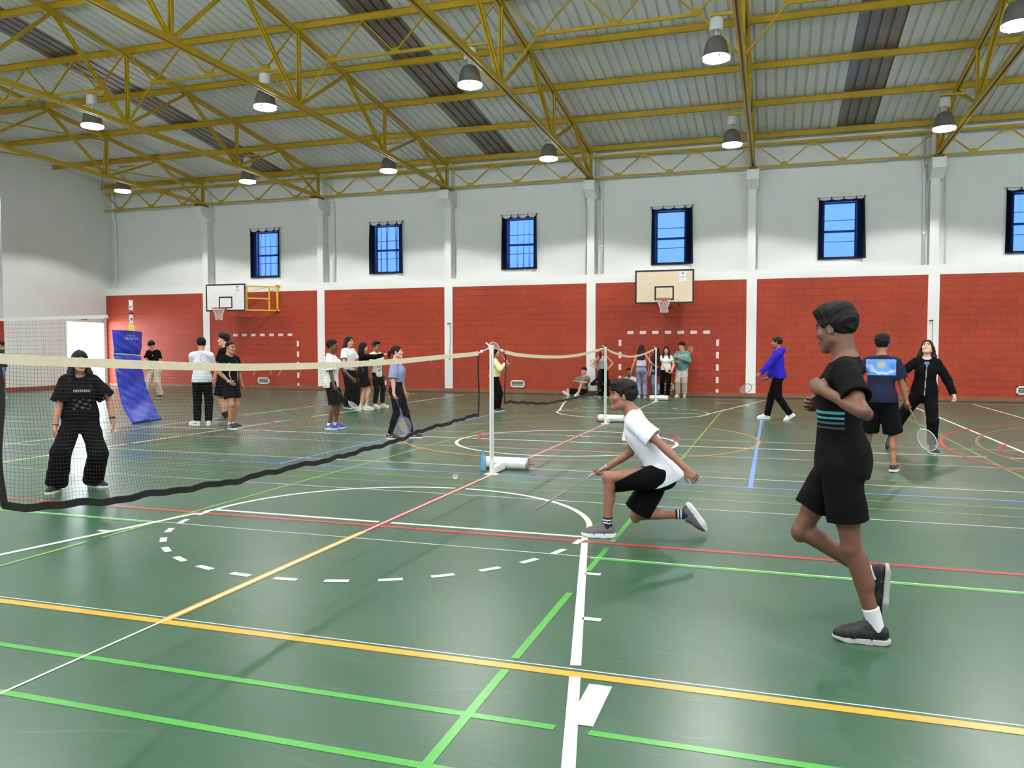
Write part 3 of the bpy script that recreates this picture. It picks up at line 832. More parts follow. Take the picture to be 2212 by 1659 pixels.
# painted goals on the red wall
M_CRIM = mat('crimson_goal_paint', (168, 40, 40), 0.55)
for gx, w, left in ((XC, 'under the facing backboard', True), (-18.31, 'under the side backboard', True)):
    t = thing('painted_goal', 'goal outline painted in crimson and white dashes on the wall ' + w, 'painted goal', (gx, WALL_Y, 0.0))
    y0, y1 = WALL_Y + 0.0085, WALL_Y + 0.0116
    mb = MB(); mb.box(gx - 1.58, y0, 2.0, gx + 1.58, y1, 2.085)
    mb.box(gx - 1.58, y0, 0.146, gx - 1.495, y1, 2.0); mb.box(gx + 1.495, y0, 0.146, gx + 1.58, y1, 2.0)
    obj('crimson_band', mb, M_CRIM, t)
    y0 = WALL_Y + 0.006; 
    for k in range(-3, 4):
        mb = MB(); mb.box(gx + 0.4 * k - 0.1, y0, 1.995, gx + 0.4 * k + 0.1, y1, 2.09); obj('white_dash', mb, M_LWHITE, t)
    for s in (-1, 1):
        for k in range(5):
            zc = 1.71 - 0.39 * k; lo = max(0.148, zc - 0.1)
            mb = MB(); mb.box(gx + s * 1.5375 - 0.044, y0, lo, gx + s * 1.5375 + 0.044, y1, zc + 0.1); obj('white_dash', mb, M_LWHITE, t)

# ------------------------------------------------------------------ basketball backboards
M_RIM = mat('red_rim', (186, 62, 40), 0.4)
M_CORD = mat('white_net_cord', (214, 205, 196), 0.7)
M_BBLACK = mat('backboard_black', (16, 14, 14), 0.5)
M_PAPER = mat('white_paper', (226, 226, 230), 0.7)
M_INK = mat('grey_ink', (96, 92, 96), 0.7)
def hoop(t, cx, y, z):
    mb = MB(); R = 0.225
    mb.tube([(cx + R * math.cos(a), y + R * math.sin(a), z) for a in [2 * PI * k / 32 for k in range(32)]], 0.011, 8, closed=True)
    obj('rim', mb, M_RIM, t, smooth=True)
    yb = y + R + 0.15
    mb = MB(); mb.box(cx - 0.07, yb - 0.03, z - 0.13, cx + 0.07, yb, z + 0.02)
    for s in (-1, 1): mb.bar((cx + s * 0.06, yb - 0.02, z - 0.0), (cx + s * 0.10, y + R * 0.88, z), 0.02, 0.02); mb.bar((cx + s * 0.05, yb - 0.02, z - 0.12), (cx + s * 0.08, y + R * 0.92, z - 0.01), 0.015, 0.015)
    obj('rim_bracket', mb, M_RIM, t)
    mb = MB(); rnd = random.Random(int(cx * 10))
    rows = [(0.215, -0.012), (0.185, -0.10), (0.150, -0.18), (0.128, -0.26), (0.118, -0.34), (0.122, -0.42)]
    n = 12
    nodes = []
    for i, (r, dz) in enumerate(rows):
        nodes.append([(cx + (r + rnd.uniform(-.006, .006)) * math.cos(2 * PI * (k + 0.5 * (i % 2)) / n) + 0.02 * i * i / 25, y + (r + rnd.uniform(-.006, .006)) * math.sin(2 * PI * (k + 0.5 * (i % 2)) / n), z + dz + rnd.uniform(-.012, .012) * (i > 0)) for k in range(n)])
    for i in range(len(rows) - 1):
        for k in range(n):
            o = 0 if i % 2 == 0 else 1
            for q in (k + o - 1 if o == 0 else k, k + o): mb.tube([nodes[i][k], nodes[i + 1][q % n]], 0.0055, 5, caps=False)
    obj('hoop_net', mb, M_CORD, t)
def backboard(t, cx, yf, z0, z1, hw, face_mat, cr):
    mb = MB(); mb.box(cx - hw, yf, z0, cx + hw, yf + 0.03, z1); b = obj('board', mb, face_mat, t)
    mb = MB(); y = yf - 0.003; e = 0.052
    for a, bb, c, d in ((cx - hw, cx + hw, z0, z0 + e), (cx - hw, cx + hw, z1 - e, z1), (cx - hw, cx - hw + e, z0 + e, z1 - e), (cx + hw - e, cx + hw, z0 + e, z1 - e)): mb.box(a, y, c, bb, yf + 0.004, d)
    obj('border_line', mb, M_BBLACK, b)
    mb = MB(); iw, zi0, zi1 = 0.295, z0 + 0.10, z0 + 0.535; e = 0.048
    for a, bb, c, d in ((cx - iw, cx + iw, zi0, zi0 + e), (cx - iw, cx + iw, zi1 - e, zi1), (cx - iw, cx - iw + e, zi0 + e, zi1 - e), (cx + iw - e, cx + iw, zi0 + e, zi1 - e)): mb.box(a, y, c, bb, yf + 0.004, d)
    obj('target_square', mb, M_BBLACK, b)
    px = cx + hw - 0.34
    mb = MB(); mb.box(px - 0.105, yf - 0.004, z1 - 0.36, px + 0.105, yf - 0.001, z1 - 0.06); pp = obj('paper_notice', mb, M_PAPER, t)
    mb = MB(); yy = yf - 0.005
    for a0, rr in ((0.5 * PI, 0.018), (0.5 * PI + 2.09, 0.018), (0.5 * PI + 4.19, 0.018)):
        c0 = (px + 0.022 * math.cos(a0), z1 - 0.115 + 0.022 * math.sin(a0))
        mb.poly([(c0[0] + rr * math.cos(q) * (0.75 if k % 2 else 1), yy, c0[1] + rr * 1.3 * math.sin(q)) for k, q in enumerate([2 * PI * j / 10 for j in range(10)])])
    obj('emblem', mb, M_INK, pp)
    text('lettering', 'CAMPO', 0.05, M_INK, pp, Matrix.Translation(Vector((px, yy, z1 - 0.235)) - t.location) @ Matrix.Rotation(PI / 2, 4, 'X'))
    text('numeral', '2', 0.045, M_INK, pp, Matrix.Translation(Vector((px, yy, z1 - 0.305)) - t.location) @ Matrix.Rotation(PI / 2, 4, 'X'))
    mb = MB()
    for sx in (-0.44, 0.43):
        for zz in (z0 + 0.09, z0 + 0.60): mb.lathe([(0.012, 0), (0.012, 0.006), (0, 0.006)], 10, (0, 0, 0))
    for sx in (-0.44, 0.43):
        for zz in (z0 + 0.09, z0 + 0.60):
            bb = MB(); bb.tube([(cx + sx, yf - 0.007, zz), (cx + sx, yf + 0.001, zz)], 0.012, 10); obj('bolt', bb, mat('grey_rod', (120, 122, 124), 0.4, metal=0.6), t)
    return b
yf = WALL_Y - 1.0
t = thing('basketball_backboard', 'pale wood basketball backboard facing the camera over the painted goal', 'backboard', (XC, yf, 2.9))
backboard(t, XC, yf, 2.90, 3.93, 0.895, mat('pale_plywood', (222, 203, 176), 0.5, var=0.05, vscale=2), None)
hoop(t, XC + 0.03, yf - 0.375, 3.03)
mb = MB()
for s in (-0.45, 0.45):
    for z in (3.0, 3.8): mb.bar((XC + s, yf + 0.03, z), (XC + s * 0.8, WALL_Y - 0.004, z), 0.05, 0.05)
    mb.bar((XC + s, yf + 0.055, 2.95), (XC + s, yf + 0.055, 3.88), 0.05, 0.05)
    mb.bar((XC + s, yf + 0.06, 3.0), (XC + s * 0.8, WALL_Y - 0.03, 3.78), 0.035, 0.035)
obj('wall_bracket', mb, M_YEL, t)
yf = WALL_Y - 1.05; lx = -19.12
M_YEL2 = mat('bright_yellow_bracket', (226, 186, 52), 0.4)
t = thing('basketball_backboard', 'white basketball backboard at the left on a yellow swing-out frame', 'backboard', (lx, yf, 2.9))
backboard(t, lx, yf, 2.895, 3.89, 0.86, mat('white_backboard', (232, 232, 230), 0.5, var=0.02, vscale=2), None)
hoop(t, lx - 0.02, yf - 0.375, 2.99)
a = Vector((-17.66, WALL_Y - 0.05, 0)); b = Vector((-18.75, yf + 0.06, 0))
def fp(f, z): p = a + (b - a) * f; return (p.x, p.y, z)
def bars(name, segs, w):
    mb = MB()
    for p, q in segs: mb.bar(p, q, w, w)
    return obj(name, mb, M_YEL2, t)
bars('wall_mount', [((-17.60, WALL_Y - 0.03, 2.92), (-17.60, WALL_Y - 0.03, 3.9)), ((-17.68, WALL_Y - 0.03, 2.95), (-17.5, WALL_Y - 0.03, 2.95)), ((-17.68, WALL_Y - 0.03, 3.86), (-17.5, WALL_Y - 0.03, 3.86))], 0.055)
bars('swing_frame', [(fp(0, 2.95), fp(1, 2.95)), (fp(0, 3.82), fp(1, 3.82)), (fp(0.16, 2.95), fp(0.16, 3.82)), (fp(0.72, 2.95), fp(0.72, 3.84)), (fp(0.86, 2.95), fp(0.86, 3.82)), (fp(0.16, 3.38), fp(1, 3.38))], 0.05)
bars('tie_rod', [(fp(0.2, 3.80), fp(1, 3.5)), (fp(0.86, 3.78), fp(1.0, 3.70))], 0.018)
bars('board_carrier', [((lx - 0.5, yf + 0.06, 3.0), (lx + 0.6, yf + 0.06, 3.0)), ((lx - 0.5, yf + 0.06, 3.75), (lx + 0.6, yf + 0.06, 3.75)), ((lx - 0.45, yf + 0.06, 2.95), (lx - 0.45, yf + 0.06, 3.8)), ((lx + 0.42, yf + 0.06, 2.95), (lx + 0.42, yf + 0.06, 3.8))], 0.05)

# ------------------------------------------------------------------ badminton posts and nets
M_TAPE = mat('cream_net_tape', (214, 203, 178), 0.7, var=0.05, vscale=20)
M_HEM = mat('black_net_hem', (14, 14, 15), 0.75)
M_THREAD = mat('dark_net_thread', (38, 36, 30), 0.7)
M_STEEL = mat('grey_steel_cap', (150, 155, 162), 0.35, metal=0.5)
M_ORANGE = mat('orange_grip', (196, 62, 30), 0.4)
PY = [9.05, 15.91, 23.21]
PWHERE = ['nearest the camera beside the blue bottle', 'beside the girl with hands on hips', 'in front of the couple by the wall']
for k, y in enumerate(PY):
    t = thing('net_post', 'white badminton net post on a rolling weight, ' + PWHERE[k], 'net post', (XC, y, 0), group='badminton net posts')
    mb = MB(); mb.box(XC - 0.021, y - 0.021, 0.012, XC + 0.021, y + 0.021, 1.54); obj('pole', mb, M_POSTW, t, bevel=0.004)
    mb = MB(); mb.box(XC + 0.006, y - 0.0225, 0.2, XC + 0.011, y - 0.0205, 1.45); obj('slot', mb, M_BLACK, t)
    mb = MB(); mb.box(XC - 0.03, y - 0.024, 1.50, XC + 0.024, y + 0.024, 1.556); mb.tube([(XC, y - 0.07, 1.535), (XC, y + 0.07, 1.535)], 0.008, 8); mb.tube([(XC - 0.02, y, 1.54), (XC - 0.07, y, 1.585)], 0.009, 8)
    obj('top_cap', mb, M_POSTW, t)
    mb = MB(); mb.box(XC - 0.075, y - 0.05, 0.002, XC + 0.075, y + 0.05, 0.014); obj('base_plate', mb, M_POSTW, t)
    mb = MB(); mb.prism([(XC - 0.03, y + 0.02, 0.012), (XC - 0.03, y + 0.42, 0.012), (XC - 0.03, y + 0.42, 0.105), (XC - 0.03, y + 0.02, 0.085)], (0.06, 0, 0)); obj('base_arm', mb, M_POSTW, t, bevel=0.003)
    cx = XC + 0.03; cy = y + 0.49
    mb = MB(); mb.tube([(cx - 0.27, cy, 0.078), (cx + 0.27, cy, 0.078)], 0.074, 28); cyl = obj('weight_roller', mb, mat('chipped_white_roller', (222, 222, 216), 0.4, var=0.04, vscale=40), t, bevel=0.003)
    for s in (-1, 1):
        mb = MB(); mb.tube([(cx + s * 0.262, cy, 0.078), (cx + s * 0.288, cy, 0.078)], 0.0765, 28); obj('end_cap', mb, M_STEEL if k < 2 else M_LBRN, t)
        mb = MB(); mb.tube([(cx + s * 0.288, cy, 0.078), (cx + s * 0.30, cy, 0.078), (cx + s * 0.365, cy, 0.078)], [0.008, 0.011, 0.011], 10); obj('axle_grip', mb, M_ORANGE, t)

def interp(tab, y):
    for (a, za), (b, zb) in zip(tab[:-1], tab[1:]):
        lo, hi = min(a, b), max(a, b)
        if lo - 1e-9 <= y <= hi + 1e-9:
            # smooth the polyline with a local cubic
            i = tab.index((a, za)); p0 = tab[max(i - 1, 0)]; p3 = tab[min(i + 2, len(tab) - 1)]
            t = (y - a) / (b - a)
            m1 = (zb - p0[1]) / ((b - p0[0]) or 1) * (b - a); m2 = (p3[1] - za) / ((p3[0] - a) or 1) * (b - a)
            return (2 * t**3 - 3 * t**2 + 1) * za + (t**3 - 2 * t**2 + t) * m1 + (-2 * t**3 + 3 * t**2) * zb + (t**3 - t**2) * m2
    return tab[0][1] if abs(y - tab[0][0]) < abs(y - tab[-1][0]) else tab[-1][1]
def ribbon(mb, pts, w, dirv, th=0.003):
    """flat tape along pts, w wide along dirv, with real thickness in x"""
    A = []; B = []
    for p in pts:
        p = Vector(p); d = Vector(dirv) * (w / 2)
        A.append([p - d + Vector((th, 0, 0)), p + d + Vector((th, 0, 0)), p + d - Vector((th, 0, 0)), p - d - Vector((th, 0, 0)), p - d + Vector((th, 0, 0))])
    mb.grid(A)
def badminton_net(label, top, bot, ya, yb, post_a, post_b, sparse, cords=True, skew=0.0, full=True, sag_end=None):
    t = thing('badminton_net', label, 'net', (XC, (ya + yb) / 2, 0.7), group='badminton nets on the centre line')
    rnd = random.Random(int(ya * 100))
    L = yb - ya
    def X(y, f): return XC + 0.012 * math.sin(y * 5.1) * f
    N = 120
    yy = [ya + L * k / N for k in range(N + 1)]
    tw = 0.046
    mb = MB(); ribbon(mb, [(XC, y, interp(top, y) - tw / 2) for y in yy], tw, (0, 0, 1), 0.004); obj('top_tape', mb, M_TAPE, t)
    for py, ey in ((post_a, ya), (post_b, yb)):
        py += 0.026 if ey > py else -0.026
        mb = MB(); z1 = 1.535; z2 = interp(top, ey) - 0.02
        q = (py + ey) / 2
        mb.tube([(XC, py, z1), (XC, q, (z1 + z2) / 2 - 0.004), (XC, ey, z2)], 0.006, 8)
        mb.lathe([(0, -0.02), (0.018, -0.012), (0.018, 0.012), (0, 0.02)], 10, (XC, ey + (py - ey) * 0.25, z2 + (z1 - z2) * 0.25))
        obj('tension_cord', mb, M_POSTW, t)
    if not full:
        mb = MB(); mb.tube([(XC, yb - 0.9, 1.43), (XC - 0.01, yb - 0.95, 1.2), (XC - 0.02, yb - 1.0, 0.95), (XC, yb - 1.6, 0.75), (XC, yb - 2.3, 0.7)], 0.003, 6); obj('loose_cord', mb, M_POSTW, t)
        return t
    # hems
    wob = lambda y: 0.006 * math.sin(y * 13.0) + 0.004 * math.sin(y * 29 + 1)
    mb = MB(); ribbon(mb, [(X(y, 1) + 0.004, y, interp(bot, y) + wob(y)) for y in yy], 0.036, (0.05, 0, 0.9987), 0.005); obj('bottom_hem', mb, M_HEM, t)
    for k, (ey, s) in enumerate(((ya, 1), (yb, -1))):
        if sparse and k == 1: continue
        zt, zb = interp(top, ey) - tw, interp(bot, ey)
        mb = MB(); ribbon(mb, [(X(ey, g) + 0.003, ey + s * (0.012 * math.sin(g * 7) + (0.12 * g * (1 - g) if sag_end else 0.0)), zt + (zb - zt) * g) for g in [q / 24 for q in range(25)]], 0.030, (0, 1, 0), 0.004); obj('side_hem', mb, M_HEM, t)
    # netting: every thread is a thin cord
    mb = MB(); r = 0.00055
    step = 0.0195 if not sparse else 0.06
    nv = int(L / step)
    def P(y, g):
        zt, zb = interp(top, y) - tw, interp(bot, y) + wob(y)
        return (X(y, g) , y + 0.006 * math.sin(g * 9 + y * 3), zt + (zb - zt) * g)
    def thread(pts):
        base = len(mb.v)
        for p in pts:
            for dx, dy, dz in ((r, 0, 0), (-r / 2, r * 0.87, 0), (-r / 2, -r * 0.87, 0)): mb.v.append((p[0] + dx, p[1] + dy, p[2] + dz))
        for i in range(len(pts) - 1):
            for j in range(3):
                j2 = (j + 1) % 3; mb.f.append((base + 3 * i + j, base + 3 * i + j2, base + 3 * i + 3 + j2, base + 3 * i + 3 + j)); mb.mi.append(0)
    def thread_h(pts):
        base = len(mb.v)
        for p in pts:
            for dx, dz in ((r, 0), (-r / 2, r * 0.87), (-r / 2, -r * 0.87)): mb.v.append((p[0] + dx, p[1], p[2] + dz))
        for i in range(len(pts) - 1):
            for j in range(3):
                j2 = (j + 1) % 3; mb.f.append((base + 3 * i + j, base + 3 * i + j2, base + 3 * i + 3 + j2, base + 3 * i + 3 + j)); mb.mi.append(0)
    for k in range(1, nv):
        y = ya + L * k / nv
        thread([P(y + skew * (q / 8 - 0.5) * min(1, k / 30, (nv - k) / 30), q / 8) for q in range(9)])
    nh = int(0.74 / step)
    for k in range(1, nh):
        g = k / nh
        thread_h([P(ya + L * q / 90, g) for q in range(91)])
    obj('netting', mb, M_THREAD, t)
    # a few torn tufts under the tape
    for k in range(9):
        mb = MB()
        y = rnd.uniform(ya + 0.3, yb - 0.3); z = interp(top, y) - tw
        mb.tube([(XC + 0.004, y, z), (XC + 0.008, y + rnd.uniform(-.01, .01), z - 0.012), (XC + 0.006, y + rnd.uniform(-.03, .03), z - rnd.uniform(0.02, 0.045))], 0.0010, 5)
        obj('loose_thread', mb, M_TAPE, t)
    return t
badminton_net('long badminton net sweeping in from the left edge before the girl in black',
    [(2.2, 1.53), (2.64, 1.49), (3.0, 1.47), (3.44, 1.45), (4.2, 1.42), (5.29, 1.41), (6.44, 1.42), (7.48, 1.45), (8.62, 1.485), (9.05, 1.535)],
    [(2.6, 0.825), (2.75, 0.80), (3.11, 0.75), (3.42, 0.725), (3.77, 0.71), (4.19, 0.685), (4.96, 0.68), (5.54, 0.672), (6.43, 0.69), (6.92, 0.72), (7.6, 0.742), (8.47, 0.76), (8.6, 0.765)],
    2.62, 8.60, 2.15, 9.05, False, skew=0.10)
badminton_net('torn sagging badminton net between the nearest and the second post',
    [(9.5, 1.50), (10.12, 1.455), (12.01, 1.41), (13.56, 1.43), (15.1, 1.505), (15.5, 1.53)],
    [(9.7, 0.835), (10.54, 0.77), (11.36, 0.71), (12.45, 0.69), (13.57, 0.68), (15.11, 0.70), (15.5, 0.71)],
    9.55, 15.45, 9.05, 15.91, True, sag_end=True)
badminton_net('cream badminton net tape drooping between the second and the farthest post',
    [(16.2, 1.50), (16.99, 1.44), (18.74, 1.355), (20.85, 1.40), (22.99, 1.535)], None, 16.25, 22.9, 15.91, 23.21, True, full=False)

# ------------------------------------------------------------------ volleyball post, pad and net at the left
VP = (-12.985, 13.76)
M_MOTT = bpy.data.materials.new('chipped_white_pole'); M_MOTT.use_nodes = True
_nt = M_MOTT.node_tree; _n = _nt.nodes.new('ShaderNodeTexNoise'); _n.inputs['Scale'].default_value = 26; _n.inputs['Detail'].default_value = 4
_tc = _nt.nodes.new('ShaderNodeTexCoord'); _nt.links.new(_tc.outputs['Object'], _n.inputs['Vector'])
_r = _nt.nodes.new('ShaderNodeValToRGB'); _r.color_ramp.interpolation = 'CONSTANT'
_r.color_ramp.elements[0].color = srgb(58, 56, 54); _r.color_ramp.elements[1].position = 0.43; _r.color_ramp.elements[1].color = srgb(218, 212, 206)
_nt.links.new(_n.outputs['Fac'], _r.inputs['Fac']); _nt.links.new(_r.outputs['Color'], _nt.nodes['Principled BSDF'].inputs['Base Color'])
t = thing('volleyball_post', 'chipped white volleyball post with a yellow collar behind the blue pad', 'volleyball post', (VP[0], VP[1], 0))
mb = MB(); mb.tube([(VP[0], VP[1], 0), (VP[0], VP[1], 2.55)], 0.042, 20); obj('pole', mb, M_MOTT, t, smooth=True, bevel=0.002)
mb = MB(); mb.tube([(VP[0], VP[1], 2.24), (VP[0], VP[1], 2.335)], 0.0435, 20); obj('red_band', mb, mat('rusty_red', (142, 62, 54), 0.6), t, smooth=True)
mb = MB(); mb.tube([(VP[0], VP[1], 1.7), (VP[0], VP[1], 2.02)], 0.062, 20); obj('collar', mb, mat('yellow_collar', (204, 166, 32), 0.45), t, smooth=True)
M_PAD = mat('blue_vinyl', (34, 56, 176), 0.38, var=0.1, vscale=4, bump=0.25, bscale=5)
t = thing('post_pad', 'tall blue vinyl pad strapped to the volleyball post', 'pad', (-12.4, 13.45, 0))
LE = [(-12.72, 1.90), (-12.69, 1.6), (-12.67, 1.41), (-12.65, 1.08), (-12.61, 0.80), (-12.55, 0.57), (-12.45, 0.31), (-12.25, 0.03)]
RE = [(-12.87, 1.875), (-12.885, 1.6), (-12.90, 1.33), (-12.86, 1.05), (-12.79, 0.755), (-12.69, 0.506), (-12.56, 0.266), (-12.39, 0.03)]
def prof(tab, f):
    k = f * (len(tab) - 1); i = min(int(k), len(tab) - 2); u = k - i
    p0, p1, p2, p3 = tab[max(i - 1, 0)], tab[i], tab[i + 1], tab[min(i + 2, len(tab) - 1)]
    return tuple(0.5 * ((2 * b) + (-a + c) * u + (2 * a - 5 * b + 4 * c - d) * u * u + (-a + 3 * b - 3 * c + d) * u ** 3) for a, b, c, d in zip(p0, p1, p2, p3))
F = []; Bk = []
for i in range(49):
    f = i / 48.0; l = prof(LE, f); r = prof(RE, f); rf = []; rb = []
    for j in range(25):
        g = j / 24.0; x = l[0] + (r[0] - l[0]) * g; z = l[1] + (r[1] - l[1]) * g; y = 13.0 + 0.96 * g
        bul = 0.10 * math.sin(PI * min(1, g * 1.0)) * max(0, 1 - f * 1.3)
        wr = 0.010 * math.sin(26 * f + 5 * g) * math.sin(PI * g) * (0.4 + f) + 0.006 * math.sin(60 * f - 14 * g)
        cinch = -0.035 * math.exp(-((z - 1.40) / 0.05) ** 2)
        ed = 0.5 - abs(g - 0.5); rnd_ = -0.03 * max(0, 1 - ed / 0.035) ** 2
        nx, nz = (1, 0) if f < 0.7 else (0.86, 0.5)
        o = bul + wr + cinch + rnd_
        rf.append((x + o * nx, y, max(0.012, z + o * nz))); rb.append((x + (bul - 0.06 + 0.02 * max(0, 1 - ed / 0.035)) * nx, y, max(0.002, z - 0.06 * nz * (1 if f > 0.7 else 0))))
    F.append(rf); Bk.append(rb)
mb = MB(); mb.grid(F, flip=False); mb.grid(Bk, flip=True)
for i in range(48):
    for e in (0, 24): mb.quad(F[i][e], F[i + 1][e], Bk[i + 1][e], Bk[i][e])
for j in range(24):
    for e in (0, 48): mb.quad(F[e][j], F[e][j + 1], Bk[e][j + 1], Bk[e][j])
pad = obj('cover', mb, M_PAD, t, smooth=True)
mb = MB(); pts = []
for j in range(25):
    i = min(range(49), key=lambda q: abs(F[q][j][2] - 1.40)); p = F[i][j]; pts.append((p[0] + 0.006, p[1], 1.415 - 0.05 * j / 24))
pts = [(-12.80, 13.02, 1.42)] + pts + [(-12.99, 13.97, 1.36)]
mb.tube(pts, 0.011, 8); obj('rope', mb, mat('white_rope', (215, 208, 196), 0.7), t)
# two rows of faded white lettering (too worn to read)
for rown, (z0, ya, yb, h, n) in enumerate(((1.775, 13.33, 13.57, 0.035, 6), (1.705, 13.24, 13.73, 0.05, 11))):
    mb = MB(); rnd = random.Random(3 + rown)
    for k in range(n):
        y0 = ya + (yb - ya) * k / n; wch = (yb - ya) / n * 0.72
        for s0, s1, t0, t1 in ((0, 0.28, 0, 1), (0.28, 1, 0.78, 1)) if k % 3 == 0 else (((0, 0.25, 0, 1), (0.75, 1, 0, 1), (0.25, 0.75, 0.4, 0.62)) if k % 3 == 1 else ((0, 1, 0, 0.22), (0, 1, 0.78, 1), (0, 0.26, 0.22, 0.78))):
            q = []
            for (sy, sz) in ((s0, t0), (s1, t0), (s1, t1), (s0, t1)):
                y = y0 + wch * sy; z = z0 + h * sz - 0.06 * (y - 13.2) * 0.3
                g = (y - 13.0) / 0.96; i = min(range(49), key=lambda w: abs(F[w][12][2] - z)); j = g * 24; j0 = int(j); u = j - j0
                x = F[i][j0][0] * (1 - u) + F[i][j0 + 1][0] * u
                q.append((x + 0.006, y, z))
            mb.poly(q)
    obj('lettering', mb, mat('faded_white_print', (196, 204, 226), 0.6), pad)
# volleyball net
t = thing('volleyball_net', 'white taped volleyball net hanging at the left beyond the girl in black', 'net', (-17.8, 13.76, 2.2))
def vz(x): return 2.245 - 0.03 * math.sin(PI * min(1, max(0, (-13.60 - x) / 8.5)))
mb = MB(); P = []
for k in range(61):
    x = -13.60 - 8.5 * k / 60; P.append([(x, 13.757, vz(x)), (x, 13.757, vz(x) - 0.075), (x, 13.763, vz(x) - 0.075), (x, 13.763, vz(x)), (x, 13.757, vz(x))])
mb.grid(P); obj('top_tape', mb, mat('grey_white_tape', (206, 206, 200), 0.7), t)
mb = MB(); mb.tube([(VP[0] - 0.046, 13.76, 2.26), (-13.3, 13.76, 2.235), (-13.61, 13.76, 2.225)], 0.005, 6); obj('tension_cord', mb, mat('dark_cord', (96, 70, 66), 0.6), t)
mb = MB(); mb.tube([(-13.62, 13.76, 2.22), (-13.72, 13.75, 2.12), (-13.78, 13.76, 2.0)], 0.005, 6); obj('loose_cord', mb, mat('dark_cord', (96, 70, 66), 0.6), t)
mb = MB(); rnd = random.Random(9)
for k in range(0, 86):
    x = -13.62 - 0.1 * k; w = rnd.uniform(-.012, .012)
    mb.tube([(x + w * q, 13.76 + 0.01 * math.sin(q * 2 + k), vz(x) - 0.07 - 0.093 * q) for q in range(11)], 0.0016, 4, caps=False)
for q in range(1, 11):
    mb.tube([(-13.62 - 0.1 * k, 13.76 + 0.01 * math.sin(q * 2 + k), vz(-13.62 - 0.1 * k) - 0.07 - 0.093 * q + rnd.uniform(-.008, .008)) for k in range(0, 86)], 0.0016, 4, caps=False)
obj('netting', mb, mat('black_cord', (52, 54, 54), 0.7), t)

# ------------------------------------------------------------------ bottle and shuttlecock on the floor
t = thing('water_bottle', 'clear blue plastic water bottle standing by the nearest net post', 'bottle', (-3.40, 9.30, 0))
M_PET = clear_material('clear_blue_plastic', (120, 190, 222), 0.5)
mb = MB(); mb.lathe([(0, 0.004), (0.028, 0.001), (0.036, 0.01), (0.037, 0.03), (0.034, 0.045), (0.037, 0.06), (0.034, 0.075), (0.037, 0.09), (0.037, 0.13), (0.035, 0.16), (0.026, 0.19), (0.015, 0.212), (0.012, 0.218), (0.012, 0.232)], 24, (-3.40, 9.30, 0))
obj('body', mb, M_PET, t, smooth=True)
mb = MB(); mb.lathe([(0.015, 0.222), (0.0155, 0.226), (0.0155, 0.247), (0.014, 0.249), (0, 0.249)], 20, (-3.40, 9.30, 0)); obj('cap', mb, mat('blue_cap', (44, 120, 220), 0.4), t, smooth=True)
t = thing('shuttlecock', 'white shuttlecock lying on the green floor near the red centre line', 'shuttlecock', (-3.50, 8.62, 0))
ax = Vector((0.42, -0.88, 0.10)).normalized(); o = Vector((-3.50, 8.62, 0.0335)); u = ax.cross(Vector((0, 0, 1))).normalized(); w = u.cross(ax)
mb = MB(); rows = []
for d, r in ((0.036, 0.033), (0.0, 0.024), (-0.022, 0.0145)):
    rows.append([o + ax * d + (u * math.cos(q) + w * math.sin(q)) * r * (1.0 if k % 2 == 0 else 0.93) for k, q in enumerate([2 * PI * j / 32 for j in range(33)])])
mb.grid(rows); sk = obj('skirt', mb, mat('white_feather', (236, 236, 230), 0.7), t); sk.modifiers.new('thick', 'SOLIDIFY').thickness = 0.0008
mb = MB(); pr = []
for k in range(9):
    a = PI / 2 * k / 8; pr.append((0.0145 * math.cos(a), -0.022 - 0.016 * math.sin(a)))
P = [[o + ax * z + (u * math.cos(q) + w * math.sin(q)) * max(r, 1e-4) for q in [2 * PI * j / 20 for j in range(21)]] for r, z in pr]
mb.grid(P); mb.poly([o + ax * -0.022 + (u * math.cos(q) + w * math.sin(q)) * 0.0145 for q in [2 * PI * j / 20 for j in range(20)]])
obj('cork', mb, mat('cream_cork', (226, 220, 204), 0.6), t, smooth=True)

# ------------------------------------------------------------------ rackets
def racket_parts(t, frame_m, grip_m, shaft_m):
    """the handle's butt is at the origin, the head along +z, the string plane across x"""
    mb = MB(); mb.tube([(0, 0, 0), (0, 0, 0.004), (0, 0, 0.012), (0, 0, 0.16), (0, 0, 0.175)], [0.013, 0.0155, 0.0135, 0.0125, 0.009], 12); g = obj('grip', mb, grip_m, t, smooth=True, local=True)
    mb = MB(); mb.tube([(0, 0, -0.002), (0, 0, 0.003)], 0.0145, 14); mb.tube([(0.006 * math.cos(a), 0.006 * math.sin(a), -0.003) for a in [2 * PI * k / 12 for k in range(12)]], 0.0015, 5, closed=True); obj('butt_cap', mb, M_LWHITE, g, local=True)
    mb = MB(); mb.tube([(0, 0, 0.17), (0, 0, 0.20), (0, 0, 0.385)], [0.006, 0.004, 0.0035], 8); obj('shaft', mb, shaft_m, t, smooth=True, local=True)
    mb = MB(); pts = []
    for k in range(40):
        a = 2 * PI * k / 40; pts.append((0.105 * math.sin(a), 0, 0.535 - 0.143 * math.cos(a)))
    mb.tube(pts, 0.0062, 8, closed=True); mb.tube([(0, 0, 0.37), (0, 0, 0.397)], [0.0045, 0.008], 8); h = obj('head_frame', mb, frame_m, t, smooth=True, local=True)
    mb = MB()
    for k in range(-9, 10):
        x = k * 0.0105; q = 0.143 * math.sqrt(max(0, 1 - (x / 0.105) ** 2)); mb.tube([(x, 0, 0.535 - q), (x, 0, 0.535 + q)], 0.0007, 4, caps=False)
    for k in range(-11, 12):
        z = k * 0.012; q = 0.105 * math.sqrt(max(0, 1 - (z / 0.143) ** 2)); mb.tube([(-q, 0, 0.535 + z), (q, 0, 0.535 + z)], 0.0007, 4, caps=False)
    obj('string_mesh', mb, M_LWHITE, h, local=True)
